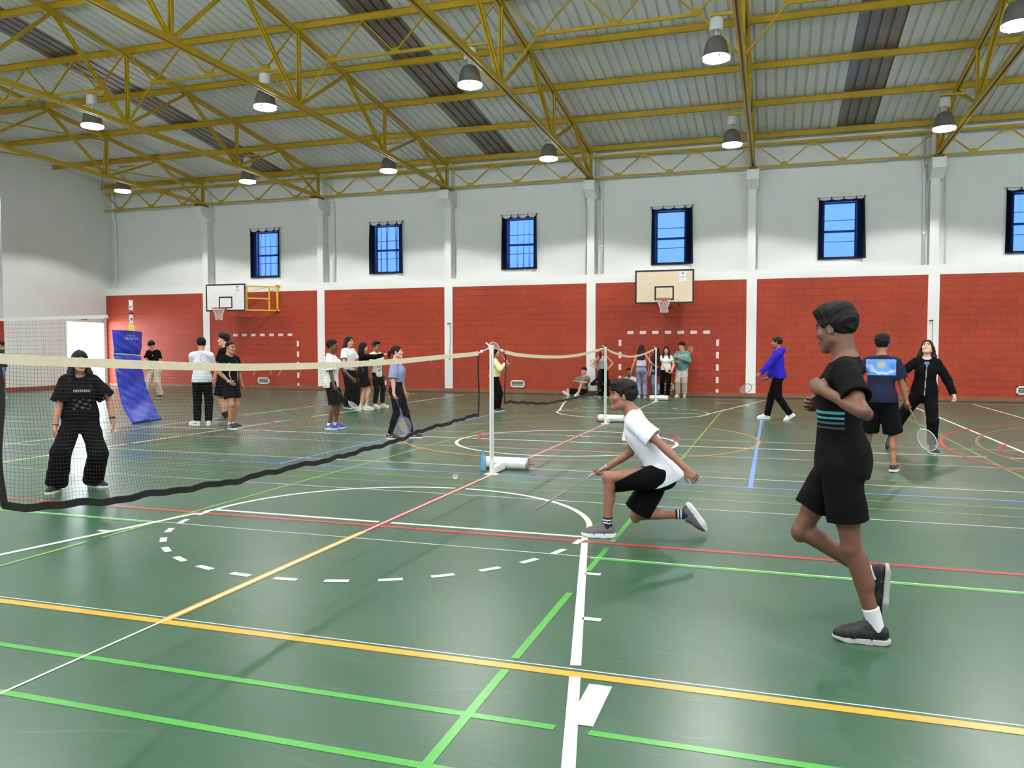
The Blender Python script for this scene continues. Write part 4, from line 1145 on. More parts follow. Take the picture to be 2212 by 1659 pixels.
def racket(label, at, direction, face, frame=(190, 192, 196), grip=(150, 150, 150), shaft=(110, 112, 116), hold=0.09):
    """a racket gripped at `at` (a point of the handle), pointing along direction; face = string plane's normal hint"""
    z = Vector(direction).normalized(); y = Vector(face); y = (y - z * y.dot(z)).normalized(); x = y.cross(z)
    t = thing('badminton_racket', label, 'racket', (0, 0, 0), group='badminton rackets in hand')
    f = lambda c, r: mat('racket_paint_%d_%d_%d' % c, c, r)
    racket_parts(t, f(frame, 0.35), f(grip, 0.7), f(shaft, 0.3))
    M = Matrix((x, y, z)).transposed().to_4x4(); M.translation = Vector(at) - z * hold
    t.matrix_world = M
    t.rotation_euler = M.to_euler(); t.location = M.translation
    return t

# ------------------------------------------------------------------ people
# Each body and each garment is one continuous surface grown from a signed distance field of tapered, blended volumes.
class Field:
    def __init__(s, lo, hi, vox):
        s.lo = np.array(lo, float); s.vox = vox
        s.n = np.maximum(4, np.ceil((np.array(hi, float) - s.lo) / vox).astype(int) + 1)
        s.D = np.full(s.n, 1.0, np.float32)
    def block(s, lo, hi):
        a = np.clip(np.floor((np.array(lo) - s.lo) / s.vox).astype(int), 0, s.n - 1)
        b = np.clip(np.ceil((np.array(hi) - s.lo) / s.vox).astype(int) + 1, a + 1, s.n)
        sl = tuple(slice(i, j) for i, j in zip(a, b))
        g = [(s.lo[k] + s.vox * np.arange(a[k], b[k])).astype(np.float32) for k in range(3)]
        return sl, g[0][:, None, None], g[1][None, :, None], g[2][None, None, :]
    def rc(s, a, b, ra, rb):
        a = np.array(a, np.float32); b = np.array(b, np.float32); ba = b - a; L = max(float(ba @ ba), 1e-9)
        def f(X, Y, Z):
            t = np.clip(((X - a[0]) * ba[0] + (Y - a[1]) * ba[1] + (Z - a[2]) * ba[2]) / L, 0, 1)
            return np.sqrt((X - a[0] - t * ba[0]) ** 2 + (Y - a[1] - t * ba[1]) ** 2 + (Z - a[2] - t * ba[2]) ** 2) - (ra + t * (rb - ra))
        r = max(ra, rb)
        return f, np.minimum(a, b) - r, np.maximum(a, b) + r
    def flat(s, prim, p, u):
        """the same volume with a square end at p, facing u"""
        f, lo, hi = prim
        return (lambda X, Y, Z: np.maximum(f(X, Y, Z), (X - p[0]) * u[0] + (Y - p[1]) * u[1] + (Z - p[2]) * u[2])), lo, hi
    def el(s, c, R, r):
        c = np.array(c, np.float32); R = np.array(R, np.float32); r = np.array(r, np.float32)
        def f(X, Y, Z):
            dx, dy, dz = X - c[0], Y - c[1], Z - c[2]
            k0 = 0; k1 = 0
            for i in range(3):
                q = dx * R[0, i] + dy * R[1, i] + dz * R[2, i]
                k0 = k0 + (q / r[i]) ** 2; k1 = k1 + (q / r[i] ** 2) ** 2
            k0 = np.sqrt(k0); k1 = np.sqrt(k1) + 1e-9
            return k0 * (k0 - 1) / k1
        e = np.sqrt(((R * r) ** 2).sum(1))
        return f, c - e, c + e
    def apply(s, prim, k, mode='add'):
        f, lo, hi = prim
        m = k + 3 * s.vox
        sl, X, Y, Z = s.block(lo - m, hi + m)
        d = f(X, Y, Z).astype(np.float32); D = s.D[sl]
        if mode == 'add':
            h = np.maximum(k - np.abs(D - d), 0) / max(k, 1e-6); s.D[sl] = np.minimum(D, d) - h * h * k * 0.25
        else:
            h = np.maximum(k - np.abs(D + d), 0) / max(k, 1e-6); s.D[sl] = np.maximum(D, -d) + h * h * k * 0.25
    def cut(s, p, n, lo=None, hi=None, k=0.004):
        """remove the half space beyond the plane through p with normal n (inside a box if given)"""
        sl, X, Y, Z = s.block(s.lo if lo is None else lo, s.lo + s.vox * s.n if hi is None else hi)
        d = ((X - p[0]) * n[0] + (Y - p[1]) * n[1] + (Z - p[2]) * n[2]).astype(np.float32)
        D = s.D[sl]; h = np.maximum(k - np.abs(D - d), 0) / k
        s.D[sl] = np.maximum(D, d) + h * h * k * 0.25
    def ripple(s, amp, freqs, seed=0):
        """soft folds: a few directional waves"""
        rs = np.random.RandomState(seed)
        K = np.nonzero(np.abs(s.D) < 0.05)
        X, Y, Z = (s.lo[k] + s.vox * K[k] for k in range(3))
        acc = 0
        for q in freqs:
            d = rs.normal(size=3); d /= np.linalg.norm(d); d2 = rs.normal(size=3) * 6; ph = rs.uniform(0, 6.28, 2)
            acc = acc + np.sin(q * (X * d[0] + Y * d[1] + Z * d[2]) + 1.3 * np.sin(X * d2[0] + Y * d2[1] + Z * d2[2] + ph[0]) + ph[1])
        s.D[K] += (amp * acc / len(freqs)).astype(np.float32)
    def mesh(s):
        D = s.D; I = D < 0
        D = D.copy()
        for ax in range(3):
            sl = [slice(None)] * 3
            for e in (0, -1):
                sl[ax] = e; I[tuple(sl)] = False
        nx, ny, nz = D.shape
        cnt = np.zeros((nx - 1, ny - 1, nz - 1), np.uint8)
        for dx in (0, 1):
            for dy in (0, 1):
                for dz in (0, 1): cnt += I[dx:nx - 1 + dx, dy:ny - 1 + dy, dz:nz - 1 + dz]
        C = np.argwhere((cnt > 0) & (cnt < 8))
        idx = np.full(cnt.shape, -1, np.int64); idx[tuple(C.T)] = np.arange(len(C))
        acc = np.zeros((len(C), 3)); num = np.zeros(len(C))
        corners = [(0, 0, 0), (1, 0, 0), (0, 1, 0), (1, 1, 0), (0, 0, 1), (1, 0, 1), (0, 1, 1), (1, 1, 1)]
        val = [D[C[:, 0] + c[0], C[:, 1] + c[1], C[:, 2] + c[2]] for c in corners]
        ins = [I[C[:, 0] + c[0], C[:, 1] + c[1], C[:, 2] + c[2]] for c in corners]
        for i, j in ((0, 1), (2, 3), (4, 5), (6, 7), (0, 2), (1, 3), (4, 6), (5, 7), (0, 4), (1, 5), (2, 6), (3, 7)):
            m = ins[i] != ins[j]
            den = val[i] - val[j]; t = np.clip(np.where(np.abs(den) > 1e-9, val[i] / np.where(np.abs(den) > 1e-9, den, 1), 0.5), 0.02, 0.98)
            p = np.array(corners[i])[None, :] + t[:, None] * (np.array(corners[j]) - np.array(corners[i]))[None, :]
            acc += p * m[:, None]; num += m
        V = s.lo + s.vox * (C + acc / np.maximum(num, 1)[:, None])
        F = []
        for ax in range(3):
            a, b = [(1, 2), (2, 0), (0, 1)][ax]
            s0 = [slice(None)] * 3; s1 = [slice(None)] * 3
            s0[ax] = slice(0, -1); s1[ax] = slice(1, None)
            m = I[tuple(s0)] != I[tuple(s1)]
            E = np.argwhere(m); E = E[(E[:, a] > 0) & (E[:, b] > 0) & (E[:, a] < D.shape[a] - 1) & (E[:, b] < D.shape[b] - 1)]
            if not len(E): continue
            sgn = I[tuple(E.T)]
            def cell(da, db):
                q = E.copy(); q[:, a] += da; q[:, b] += db; return idx[tuple(q.T)]
            q = np.stack([cell(-1, -1), cell(0, -1), cell(0, 0), cell(-1, 0)], 1)
            q[~sgn] = q[~sgn][:, ::-1]
            F.append(q[(q >= 0).all(1)])
        F = np.concatenate(F) if F else np.zeros((0, 4), int)
        return V, F
def np_mesh(name, V, F, mats, mi=None):
    me = bpy.data.meshes.new(name)
    me.vertices.add(len(V)); me.vertices.foreach_set('co', np.asarray(V, np.float32).ravel())
    me.loops.add(len(F) * 4); me.loops.foreach_set('vertex_index', np.asarray(F, np.int32).ravel())
    me.polygons.add(len(F)); me.polygons.foreach_set('loop_start', np.arange(0, len(F) * 4, 4, dtype=np.int32))
    for m in mats: me.materials.append(m)
    if mi is not None: me.polygons.foreach_set('material_index', np.asarray(mi, np.int32))
    me.polygons.foreach_set('use_smooth', np.ones(len(F), bool))
    me.update(calc_edges=True); me.validate()
    return me
def link_mesh(name, me, parent, label=None):
    o = bpy.data.objects.new(name, me); COL.objects.link(o); o.parent = parent
    if label: o['label'] = label
    return o
def cloth_material(c):
    d = tuple(int(q * 0.62) for q in c) if max(c) < 40 else c
    return mat('cloth_%d_%d_%d' % c, d, 0.88, var=0.05, vscale=25, spec=0.12, bump=0.08, bscale=300)
def hair_material(c):
    name = 'hair_%d_%d_%d' % c
    if name in MATS: return MATS[name]
    m = mat(name, tuple(int(q * 0.72) for q in c), 0.62, spec=0.22)
    nt = m.node_tree; tc = nt.nodes.new('ShaderNodeTexCoord'); mp = nt.nodes.new('ShaderNodeMapping'); mp.inputs['Scale'].default_value = (220, 60, 26)
    n = nt.nodes.new('ShaderNodeTexNoise'); n.inputs['Scale'].default_value = 1.0; n.inputs['Detail'].default_value = 3; n.inputs['Distortion'].default_value = 1.2
    nt.links.new(tc.outputs['Object'], mp.inputs['Vector']); nt.links.new(mp.outputs['Vector'], n.inputs['Vector'])
    bp = nt.nodes.new('ShaderNodeBump'); bp.inputs['Strength'].default_value = 0.7; bp.inputs['Distance'].default_value = 0.006
    nt.links.new(n.outputs['Fac'], bp.inputs['Height']); nt.links.new(bp.outputs['Normal'], nt.nodes['Principled BSDF'].inputs['Normal'])
    return m
V3 = lambda *a: np.array(a, float)
def unit(v): v = np.asarray(v, float); return v / (np.linalg.norm(v) + 1e-12)
def rot(axis, deg):
    a = unit(axis); t = math.radians(deg); K = np.array([[0, -a[2], a[1]], [a[2], 0, -a[0]], [-a[1], a[0], 0]])
    return np.eye(3) + math.sin(t) * K + (1 - math.cos(t)) * K @ K
def ik(a, b, l1, l2, pole):
    """middle joint of a two-bone limb from a to b, bending towards pole; returns (joint, end)"""
    d = b - a; L = np.linalg.norm(d); u = d / (L + 1e-9)
    if L > (l1 + l2) * 0.999: L = (l1 + l2) * 0.999; b = a + u * L
    if L < abs(l1 - l2) * 1.05: L = abs(l1 - l2) * 1.05; b = a + u * L
    x = (l1 * l1 - l2 * l2 + L * L) / (2 * L); h = math.sqrt(max(0, l1 * l1 - x * x))
    p = np.asarray(pole, float); p = p - u * (p @ u); p = unit(p)
    return a + u * x + p * h, b

SKIN = {'light': (214, 160, 134), 'fair': (226, 180, 158), 'tan': (184, 128, 98), 'brown': (140, 92, 68), 'dark': (98, 62, 46), 'olive': (196, 142, 112)}
SHOES = {}
def shoe_meshes(kind, vox):
    """(upper, sole, laces) meshes of one shoe: ankle joint at the origin's (0,0,.09), toe along +y, ground at z = 0"""
    key = (kind[:3], vox)
    if key in SHOES: return SHOES[key]
    style = kind[0]
    F = Field((-0.08, -0.12, -0.02), (0.08, 0.24, 0.2), vox)
    chunky = style in ('runner', 'chunky')
    s0 = 0.030 if style == 'chunky' else (0.021 if style == 'runner' else 0.024)
    F.apply(F.rc((0, -0.045, 0.05), (0, 0.02, 0.05), 0.036, 0.036), 0.02)
    F.apply(F.rc((0, 0.02, 0.052), (0.004, 0.12, 0.042), 0.040, 0.038), 0.02)
    F.apply(F.rc((0.002, 0.10, 0.040), (0.004, 0.155, 0.034), 0.040, 0.029), 0.02)
    F.apply(F.rc((0, -0.028, 0.07), (0, 0.005, 0.095), 0.036, 0.034), 0.02)
    F.apply(F.rc((0, 0.03, 0.085), (0.002, 0.085, 0.062), 0.026, 0.028), 0.02)
    F.cut((0, 0, s0), (0, 0, -1))
    F.apply(F.rc((0, -0.06, 0.10), (0, -0.058, 0.105), 0.016, 0.014), 0.02)
    F.cut((0, -0.02, 0.103), (0, -0.30, 0.95))
    F.apply(F.rc((0, -0.022, 0.088), (0, -0.02, 0.16), 0.031, 0.030), 0.004, 'sub')
    F.apply(F.rc((0, 0.010, 0.100), (0.001, 0.055, 0.088), 0.017, 0.020), 0.008)      # tongue
    for yy in (0.005, 0.085):                                                          # stitched overlays
        for sx in (1, -1): F.apply(F.rc((sx * 0.041, yy, 0.03), (sx * 0.026, yy + 0.02, 0.078), 0.0045, 0.004), 0.004)
    V, Q = F.mesh(); up = (V, Q)
    F = Field((-0.08, -0.12, -0.02), (0.08, 0.24, 0.08), vox)
    for a, b, ra, rb in (((0, -0.05, 0), (0, 0.02, 0), 0.039, 0.038), ((0, 0.02, 0), (0.006, 0.11, 0), 0.038, 0.043), ((0.006, 0.11, 0), (0.004, 0.158, 0), 0.043, 0.031)):
        a = np.array(a); b = np.array(b)
        def f(X, Y, Z, a=a, b=b, ra=ra, rb=rb):
            ba = b - a; t = np.clip(((X - a[0]) * ba[0] + (Y - a[1]) * ba[1]) / (ba @ ba), 0, 1)
            d = np.sqrt((X - a[0] - t * ba[0]) ** 2 + (Y - a[1] - t * ba[1]) ** 2) - (ra + t * (rb - ra)) - (0.003 if style == 'chunky' else 0.0)
            return np.maximum(d, np.abs(Z - 0.5 * (s0 + 0.006)) - 0.5 * (s0 + 0.006)) + 0 * Z
        F.apply((f, np.array([-0.06, -0.11, 0]), np.array([0.06, 0.2, 0.04])), 0.006)
    if chunky: F.cut((0, 0.15, 0.006), (0, 0.28, -0.96)); F.cut((0, -0.075, 0.006), (0, -0.35, -0.94))
    V, Q = F.mesh(); so = (V, Q)
    mb = MB()
    for k in range(5):
        y = 0.035 + 0.018 * k; z = 0.112 - 0.0085 * k
        mb.tube([(-0.020, y, z - 0.016), (-0.010, y + 0.003, z - 0.002), (0.010, y + 0.006, z - 0.002), (0.020, y + 0.009, z - 0.016)], 0.0035, 5)
    mb.tube([(0.0, 0.03, 0.112), (-0.02, 0.022, 0.125), (-0.028, 0.03, 0.112), (0.0, 0.034, 0.112), (0.026, 0.028, 0.122), (0.03, 0.038, 0.108), (0, 0.036, 0.112)], 0.003, 5)
    SHOES[key] = (up, so, mb)
    return SHOES[key]

class Person: pass
def person(label, at, facing, H=1.72, vox=0.009, sex='m', build=0.88, skin='light',
           pel=(0, 0, None), lean=0, side=0, twist=0, head=(0, 0), headroll=0,
           feet=None, feetdir=None, knees=((0.12, 1, 0), (-0.12, 1, 0)),
           hands=None, elbows=((0.5, -0.8, -0.2), (-0.5, -0.8, -0.2)), handdir=(None, None), curl=(0.35, 0.35), grip=(None, None), thumbs=(None, None),
           top=None, bottom=None, shoes=None, socks=None, hair=None, extras=(), shrug=0.0, group=None):
    """facing: world direction (x, y) the person faces. Local frame: x to the person's right, y forward, z up; lengths are for a height of 1.75 m and scaled.
    index 0 = right limb, 1 = left limb"""
    S = H / 1.75
    fx, fy = facing; L_ = math.hypot(fx, fy); fx /= L_; fy /= L_
    rz = math.atan2(-fx, fy)
    root = thing('person', label, 'person', (at[0], at[1], 0), rz, group)
    P = Person(); P.root = root; P.S = S
    fem = sex == 'f'
    sw = (0.150 if fem else 0.172) * (0.80 + 0.20 * build); hw = 0.088
    pz = pel[2] if pel[2] is not None else 0.925
    Pv = V3(pel[0], pel[1], pz)
    Rp = rot((0, 1, 0), side * 0.4)
    Rc = rot((0, 0, 1), twist) @ rot((1, 0, 0), -lean) @ rot((0, 1, 0), side)
    Rm = rot((0, 0, 1), twist * .5) @ rot((1, 0, 0), -lean * 0.8) @ rot((0, 1, 0), side * .7)
    waist = Pv + Rm @ V3(0, 0, 0.14)
    chest = waist + Rc @ V3(0, 0.0, 0.20)
    neck = chest + Rc @ V3(0, -0.015, 0.19)
    sh = [chest + Rc @ V3(sg * sw, -0.012, 0.125 + shrug) for sg in (1, -1)]
    hip = [Pv + Rp @ V3(sg * hw, 0, -0.02) for sg in (1, -1)]
    Rh = rot((0, 0, 1), twist) @ rot((0, 0, 1), head[0]) @ rot((1, 0, 0), -head[1]) @ rot((0, 1, 0), headroll)
    hc = neck + Rc @ V3(0, 0.015, 0.085) + Rh @ V3(0, 0.02, 0.085)
    if feet is None: feet = ((0.10, 0, 0.09), (-0.10, 0.02, 0.09))
    kn = []; an = []
    for i in (0, 1):
        k, a = ik(hip[i], V3(*feet[i]), 0.425, 0.415, knees[i]); kn.append(k); an.append(a)
    if hands is None: hands = ((0.27, 0.03, 0.84), (-0.27, 0.03, 0.84))
    el = []; wr = []
    for i in (0, 1):
        e, w = ik(sh[i], V3(*hands[i]), 0.285, 0.25, elbows[i]); el.append(e); wr.append(w)
    P.neck = neck; P.hc = hc; P.Rh = Rh; P.wr = wr; P.el = el; P.sh = sh; P.hip = hip; P.kn = kn; P.an = an; P.Rc = Rc; P.chest = chest
    fd = []
    for i in (0, 1):
        d = (feetdir[i] if feetdir else None)
        if d is None: d = (0.18 if i == 0 else -0.18, 1, 0)
        fd.append(unit(V3(*d)))
    # hand frames: d along the fingers, n out of the palm, s to the thumb side
    hf = []
    for i in (0, 1):
        sg = 1 if i == 0 else -1
        d = unit(handdir[i]) if handdir[i] is not None else unit(wr[i] - el[i])
        th = V3(*(grip[i] if grip[i] is not None else (thumbs[i] if thumbs[i] is not None else (0, 1, 0.15))))
        s = th - d * (th @ d)
        if np.linalg.norm(s) < 0.1: s = V3(0, 0, 1) - d * d[2]
        s = unit(s)
        n = np.cross(s, d) * sg
        # the palm faces inwards (towards the body) when the thumb points forward and the arm hangs
        hf.append((d, s, n))
    pts = [Pv, waist, chest, neck, hc] + sh + hip + kn + an + el + wr
    lo = np.min(pts, 0) - 0.26; hi = np.max(pts, 0) + 0.26
    vx = vox / S
    B = Field(lo, hi, vx)
    A = B.apply
    b = build
    A(B.el(Pv + Rp @ V3(0, -0.01, 0.01), Rp, (0.155 * b + (0.012 if fem else 0), 0.108 * b, 0.125)), 0.01)
    for sg in (1, -1): A(B.el(Pv + Rp @ V3(sg * 0.075, -0.055, -0.02), Rp, (0.082 * b, 0.078 * b, 0.095)), 0.03)
    A(B.el(waist, Rm, ((0.122 if fem else 0.136) * b, 0.092 * b, 0.14)), 0.05)
    A(B.el(chest + Rc @ V3(0, 0, -0.01), Rc, ((0.138 if fem else 0.16) * b, 0.108 * b, 0.185)), 0.05)
    A(B.rc(sh[0] * 0.82 + sh[1] * 0.18, sh[0] * 0.18 + sh[1] * 0.82, 0.058, 0.058), 0.05)
    for sg in (1, -1):
        if fem: A(B.el(chest + Rc @ V3(sg * 0.07, 0.085, 0.0), Rc, (0.062, 0.055, 0.062)), 0.03)
        else: A(B.el(chest + Rc @ V3(sg * 0.075 * b, 0.062 * b, 0.045), Rc, (0.075 * b, 0.04 * b, 0.06)), 0.03)
    nr = 0.047 if fem else 0.056
    A(B.rc(neck + Rc @ V3(0, -0.01, -0.05), hc + Rh @ V3(0, -0.025, -0.045), nr + 0.008, nr), 0.03)
    for i in (0, 1): A(B.rc(neck + Rc @ V3(0, -0.02, -0.005), sh[i] * 0.85 + neck * 0.15, 0.045, 0.042), 0.04)
    for i in (0, 1):
        A(B.rc(sh[i], el[i], 0.048 * b, 0.038 * b), 0.03)
        m = sh[i] * 0.55 + el[i] * 0.45
        A(B.rc(m - 0.04 * unit(el[i] - sh[i]), m + 0.05 * unit(el[i] - sh[i]), 0.042 * b, 0.041 * b), 0.02)
        A(B.rc(el[i], wr[i], 0.039 * b, 0.026), 0.015)
        q = el[i] * 0.72 + wr[i] * 0.28
        A(B.rc(q - 0.03 * unit(wr[i] - el[i]), q + 0.04 * unit(wr[i] - el[i]), 0.041 * b, 0.036 * b), 0.015)
    for i in (0, 1):
        A(B.rc(hip[i], kn[i], 0.086 * b, 0.055 * b), 0.035)
        A(B.rc(hip[i] * .7 + kn[i] * .3, hip[i] * .35 + kn[i] * .65, 0.082 * b, 0.068 * b), 0.02)
        A(B.rc(kn[i], an[i], 0.052 * b, 0.034), 0.015)
        u = unit(an[i] - kn[i]); t = unit(kn[i] - hip[i]); back = u - t * (u @ t)
        back = unit(back) if np.linalg.norm(back) > 0.05 else unit(-np.array(knees[i]) + u * (np.array(knees[i]) @ u))
        # calf swells behind the shank
        fwd = unit(kn[i] - 0.5 * (hip[i] + an[i])) if np.linalg.norm(kn[i] - 0.5 * (hip[i] + an[i])) > 0.02 else unit(knees[i])
        cb = -unit(fwd - u * (fwd @ u))
        q = kn[i] + u * 0.12 + cb * 0.022
        A(B.rc(q - u * 0.06, q + u * 0.07, 0.043 * b, 0.040 * b), 0.03)
        A(B.el(kn[i] - cb * 0.018, np.eye(3), (0.045 * b, 0.045 * b, 0.05)), 0.02)
        dn_ = V3(0, 0, -1) if abs(fd[i][2]) < 0.12 else -unit(-u - fd[i] * (-u @ fd[i]))
        A(B.rc(an[i], an[i] + fd[i] * 0.09 + dn_ * 0.042, 0.033, 0.022), 0.02)
    # head
    h = lambda x, y, z: hc + Rh @ V3(x, y, z)
    A(B.el(h(0, -0.018, 0.035), Rh, (0.074, 0.094, 0.083)), 0.02)
    A(B.el(h(0, 0.022, -0.03), Rh, (0.059, 0.066, 0.080)), 0.025)
    for sg in (1, -1):
        A(B.rc(h(sg * 0.047, -0.005, -0.06), h(sg * 0.012, 0.062, -0.098), 0.020, 0.020), 0.025)
        A(B.el(h(sg * 0.038, 0.058, -0.022), Rh, (0.026, 0.026, 0.026)), 0.02)
    A(B.rc(h(-0.012, 0.066, -0.098), h(0.012, 0.066, -0.098), 0.019, 0.019), 0.015)
    A(B.rc(h(-0.034, 0.072, 0.024), h(0.034, 0.072, 0.024), 0.014, 0.014), 0.015)
    fine = vox <= 0.0065
    for sg in (1, -1): A(B.el(h(sg * 0.031, 0.099, 0.003), Rh, (0.017, 0.013, 0.0095)), 0.010, 'sub')
    for sg in (1, -1):
        A(B.el(h(sg * 0.031, 0.084, 0.0125), Rh, (0.017, 0.008, 0.0055)), 0.006)
        A(B.el(h(sg * 0.031, 0.083, -0.0050), Rh, (0.016, 0.008, 0.0050)), 0.006)
    A(B.rc(h(0, 0.082, 0.014), h(0, 0.102, -0.025), 0.0085, 0.0105), 0.014)
    for sg in (1, -1): A(B.el(h(sg * 0.011, 0.093, -0.030), Rh, (0.0075, 0.010, 0.007)), 0.006)
    A(B.el(h(0, 0.080, -0.062), Rh, (0.026, 0.014, 0.010)), 0.012)
    A(B.rc(h(-0.016, 0.088, -0.056), h(0.016, 0.088, -0.056), 0.0055, 0.0055), 0.006)
    A(B.rc(h(-0.013, 0.088, -0.067), h(0.013, 0.088, -0.067), 0.0065, 0.0065), 0.005)
    for sg in (1, -1):
        Re = Rh @ rot((0, 0, 1), sg * -22) @ rot((1, 0, 0), -12)
        A(B.el(h(sg * 0.075, -0.012, -0.006), Re, (0.010, 0.019, 0.031)), 0.006)
        if fine: A(B.el(h(sg * 0.084, -0.008, -0.002), Re, (0.006, 0.010, 0.019)), 0.006, 'sub')
    # hands: palm, four fingers of different lengths, a thumb from the side of the palm
    for i in (0, 1):
        d, s, n = hf[i]; w = wr[i]; hs = 0.93 if fem else 1.0
        R = np.stack([s, d, n], 1)
        A(B.rc(w - d * 0.01, w + d * 0.03, 0.025, 0.024), 0.015)
        A(B.el(w + d * 0.058 * hs, R, (0.040 * hs, 0.050 * hs, 0.017)), 0.015)
        c = curl[i]
        if vox <= 0.0125:
            rr = max(0.0082, vx * 0.85)
            for off, ln, ra in ((0.030, 0.070, 0.95), (0.010, 0.079, 1.0), (-0.010, 0.073, 0.97), (-0.029, 0.057, 0.85)):
                p = w + (d * 0.095 + s * off * 1.0) * hs - d * abs(off) * 0.25
                ang = c * 0.9
                for seg, fr in enumerate((0.45, 0.30, 0.25)):
                    a1 = ang * (1 + 0.75 * seg)
                    dirv = d * math.cos(a1) + n * math.sin(a1) + s * off * (1.2 if c < 0.8 else 0.2)
                    q = p + unit(dirv) * ln * fr * hs
                    A(B.rc(p, q, rr * ra * (1 - 0.08 * seg), rr * ra * (0.95 - 0.1 * seg)), 0.003)
                    p = q
            p = w + d * 0.028 * hs + s * 0.030 * hs
            close = min(1.0, max(0.0, (c - 0.5) / 0.9))
            d1 = unit(d * (0.70 + 0.2 * close) + s * (0.62 - 0.35 * close) + n * (0.25 + 0.45 * close)); q = p + d1 * 0.045 * hs
            A(B.rc(p, q, rr * 1.35, rr * 1.15), 0.010)
            d2 = unit(d * (0.9 - 0.3 * close) + s * (0.25 - 0.55 * close) + n * (0.25 + 0.55 * close)); A(B.rc(q, q + d2 * 0.034 * hs, rr * 1.12, rr * 0.95), 0.003)
        P_ = w + d * 0.085 * hs + n * 0.026
        if i == 0: P.hold0 = P_
        else: P.hold1 = P_
    Vt, Q = B.mesh()
    # lips, brows and eye region of the one body surface take their own colour
    cen = (Vt[Q].mean(1) - hc) @ Rh
    mi = np.zeros(len(Q), int)
    def seg(p, q):
        p = np.array(p); q = np.array(q); t = np.clip(((cen - p) @ (q - p)) / ((q - p) @ (q - p)), 0, 1); return np.linalg.norm(cen - p - t[:, None] * (q - p), axis=1)
    gro = vx * 0.35
    mi[(seg((-0.015, 0.093, -0.062), (0.015, 0.093, -0.062)) < 0.0085 + gro)] = 1
    for sg in (1, -1):
        mi[(seg((sg * 0.017, 0.086, 0.026), (sg * 0.046, 0.072, 0.029)) < 0.0062 + gro) & (cen[:, 1] > 0.05)] = 2
        if not fine: mi[(seg((sg * 0.025, 0.086, 0.004), (sg * 0.037, 0.084, 0.004)) < 0.004 + gro) & (cen[:, 1] > 0.05)] = 3
    sk = SKIN[skin] if isinstance(skin, str) else skin
    haircol = (hair or {}).get('col', (30, 22, 18))
    ms = mat('skin_%d_%d_%d' % sk, sk, 0.5, var=0.06, vscale=14, sss=0.06)
    ml = mat('lips_%d_%d_%d' % sk, tuple(int(x * y) for x, y in zip(sk, (0.86, 0.66, 0.66))), 0.45)
    mh = hair_material(haircol)
    me = np_mesh('body', Vt * S, Q, [ms, ml, mh, mat('dark_eye', (46, 32, 26), 0.3)], mi)
    body = link_mesh('body', me, root)
    if fine:
        for sg in (1, -1):
            mb = MB(); R = 0.0115
            c = h(sg * 0.031, 0.0752, 0.0035); rows = []
            for a in range(11):
                th = PI * a / 10
                rows.append([c + Rh @ (V3(math.sin(th) * math.cos(q), math.cos(th), math.sin(th) * math.sin(q)) * R) for q in [2 * PI * k / 16 for k in range(17)]])
            mb.grid([[tuple(p * S) for p in r] for r in rows[3:]], flip=True); e = obj('eye', mb, mat('eye_white', (222, 216, 210), 0.2), body, smooth=True, local=True)
            mb = MB(); mb.grid([[tuple(p * S) for p in r] for r in rows[:5]], flip=True); obj('iris', mb, mat('dark_eye', (46, 32, 26), 0.3), body, smooth=True, local=True)
    # ---------------- hair
    if hair:
        st = hair.get('style', 'short')
        lo2 = hc - 0.22; hi2 = hc + 0.22
        if st in ('long', 'pony', 'mid'): lo2 = np.minimum(lo2, chest - 0.30)
        Hf = Field(lo2, hi2, min(vx * 0.8, 0.007)); AH = Hf.apply
        vol = hair.get('vol', 0.012)
        AH(Hf.el(h(0, -0.020, 0.038), Rh, (0.076 + vol, 0.097 + vol, 0.086 + vol)), 0.01)
        if st in ('short', 'curly', 'buzz', 'quiff'):
            if st in ('curly',): AH(Hf.el(h(0, -0.012, 0.075), Rh, (0.078 + vol, 0.090 + vol, 0.060 + vol)), 0.02)
            if st == 'quiff':
                AH(Hf.el(h(0, 0.045, 0.100), Rh, (0.062, 0.058, 0.036)), 0.03)
                AH(Hf.el(h(0, -0.02, 0.09), Rh, (0.078, 0.085, 0.050)), 0.03)
            AH(Hf.el(h(0, 0.10, -0.035), Rh, (0.085, 0.085, 0.085)), 0.022, 'sub')
            nsl = hair.get('slope', 0.95); cz = hair.get('line', 0.008)
            n = unit(Rh @ V3(0, nsl, -1)); Hf.cut(h(0, 0, cz), n, k=0.03)
            for sg in (1, -1): AH(Hf.el(h(sg * 0.092, -0.006, -0.010), Rh, (0.024, 0.026, 0.034)), 0.006, 'sub')
        else:
            side_ln = hair.get('len', 0.30); fr = hair.get('front', 0.0)
            up = Rc @ V3(0, 0, 1)
            if st != 'pony':
                for sg in (1, -1):
                    p0 = h(sg * 0.070, -0.03, 0.0); p1 = neck + Rc @ V3(sg * 0.095, 0.0 + 0.07 * fr, 0.04); p2 = neck + Rc @ V3(sg * 0.10, -0.03 + 0.135 * fr, 0.04 - side_ln)
                    AH(Hf.rc(p0, p1, 0.034, 0.036), 0.03)
                    if side_ln > 0.1: AH(Hf.rc(p1, p2, 0.036, 0.022), 0.03)
                p0 = h(0, -0.075, 0.0); p1 = neck + Rc @ V3(0, -0.075, 0.03); p2 = neck + Rc @ V3(0, -0.135, 0.04 - side_ln)
                for sg in (1, 0, -1):
                    o = Rc @ V3(sg * 0.055, 0, 0)
                    AH(Hf.rc(p0 + o * .6, p1 + o, 0.045, 0.042), 0.04)
                    if side_ln > 0.1: AH(Hf.rc(p1 + o, p2 + o * 1.15, 0.042, 0.026), 0.04)
            else:
                p = h(0, -0.105, 0.02)
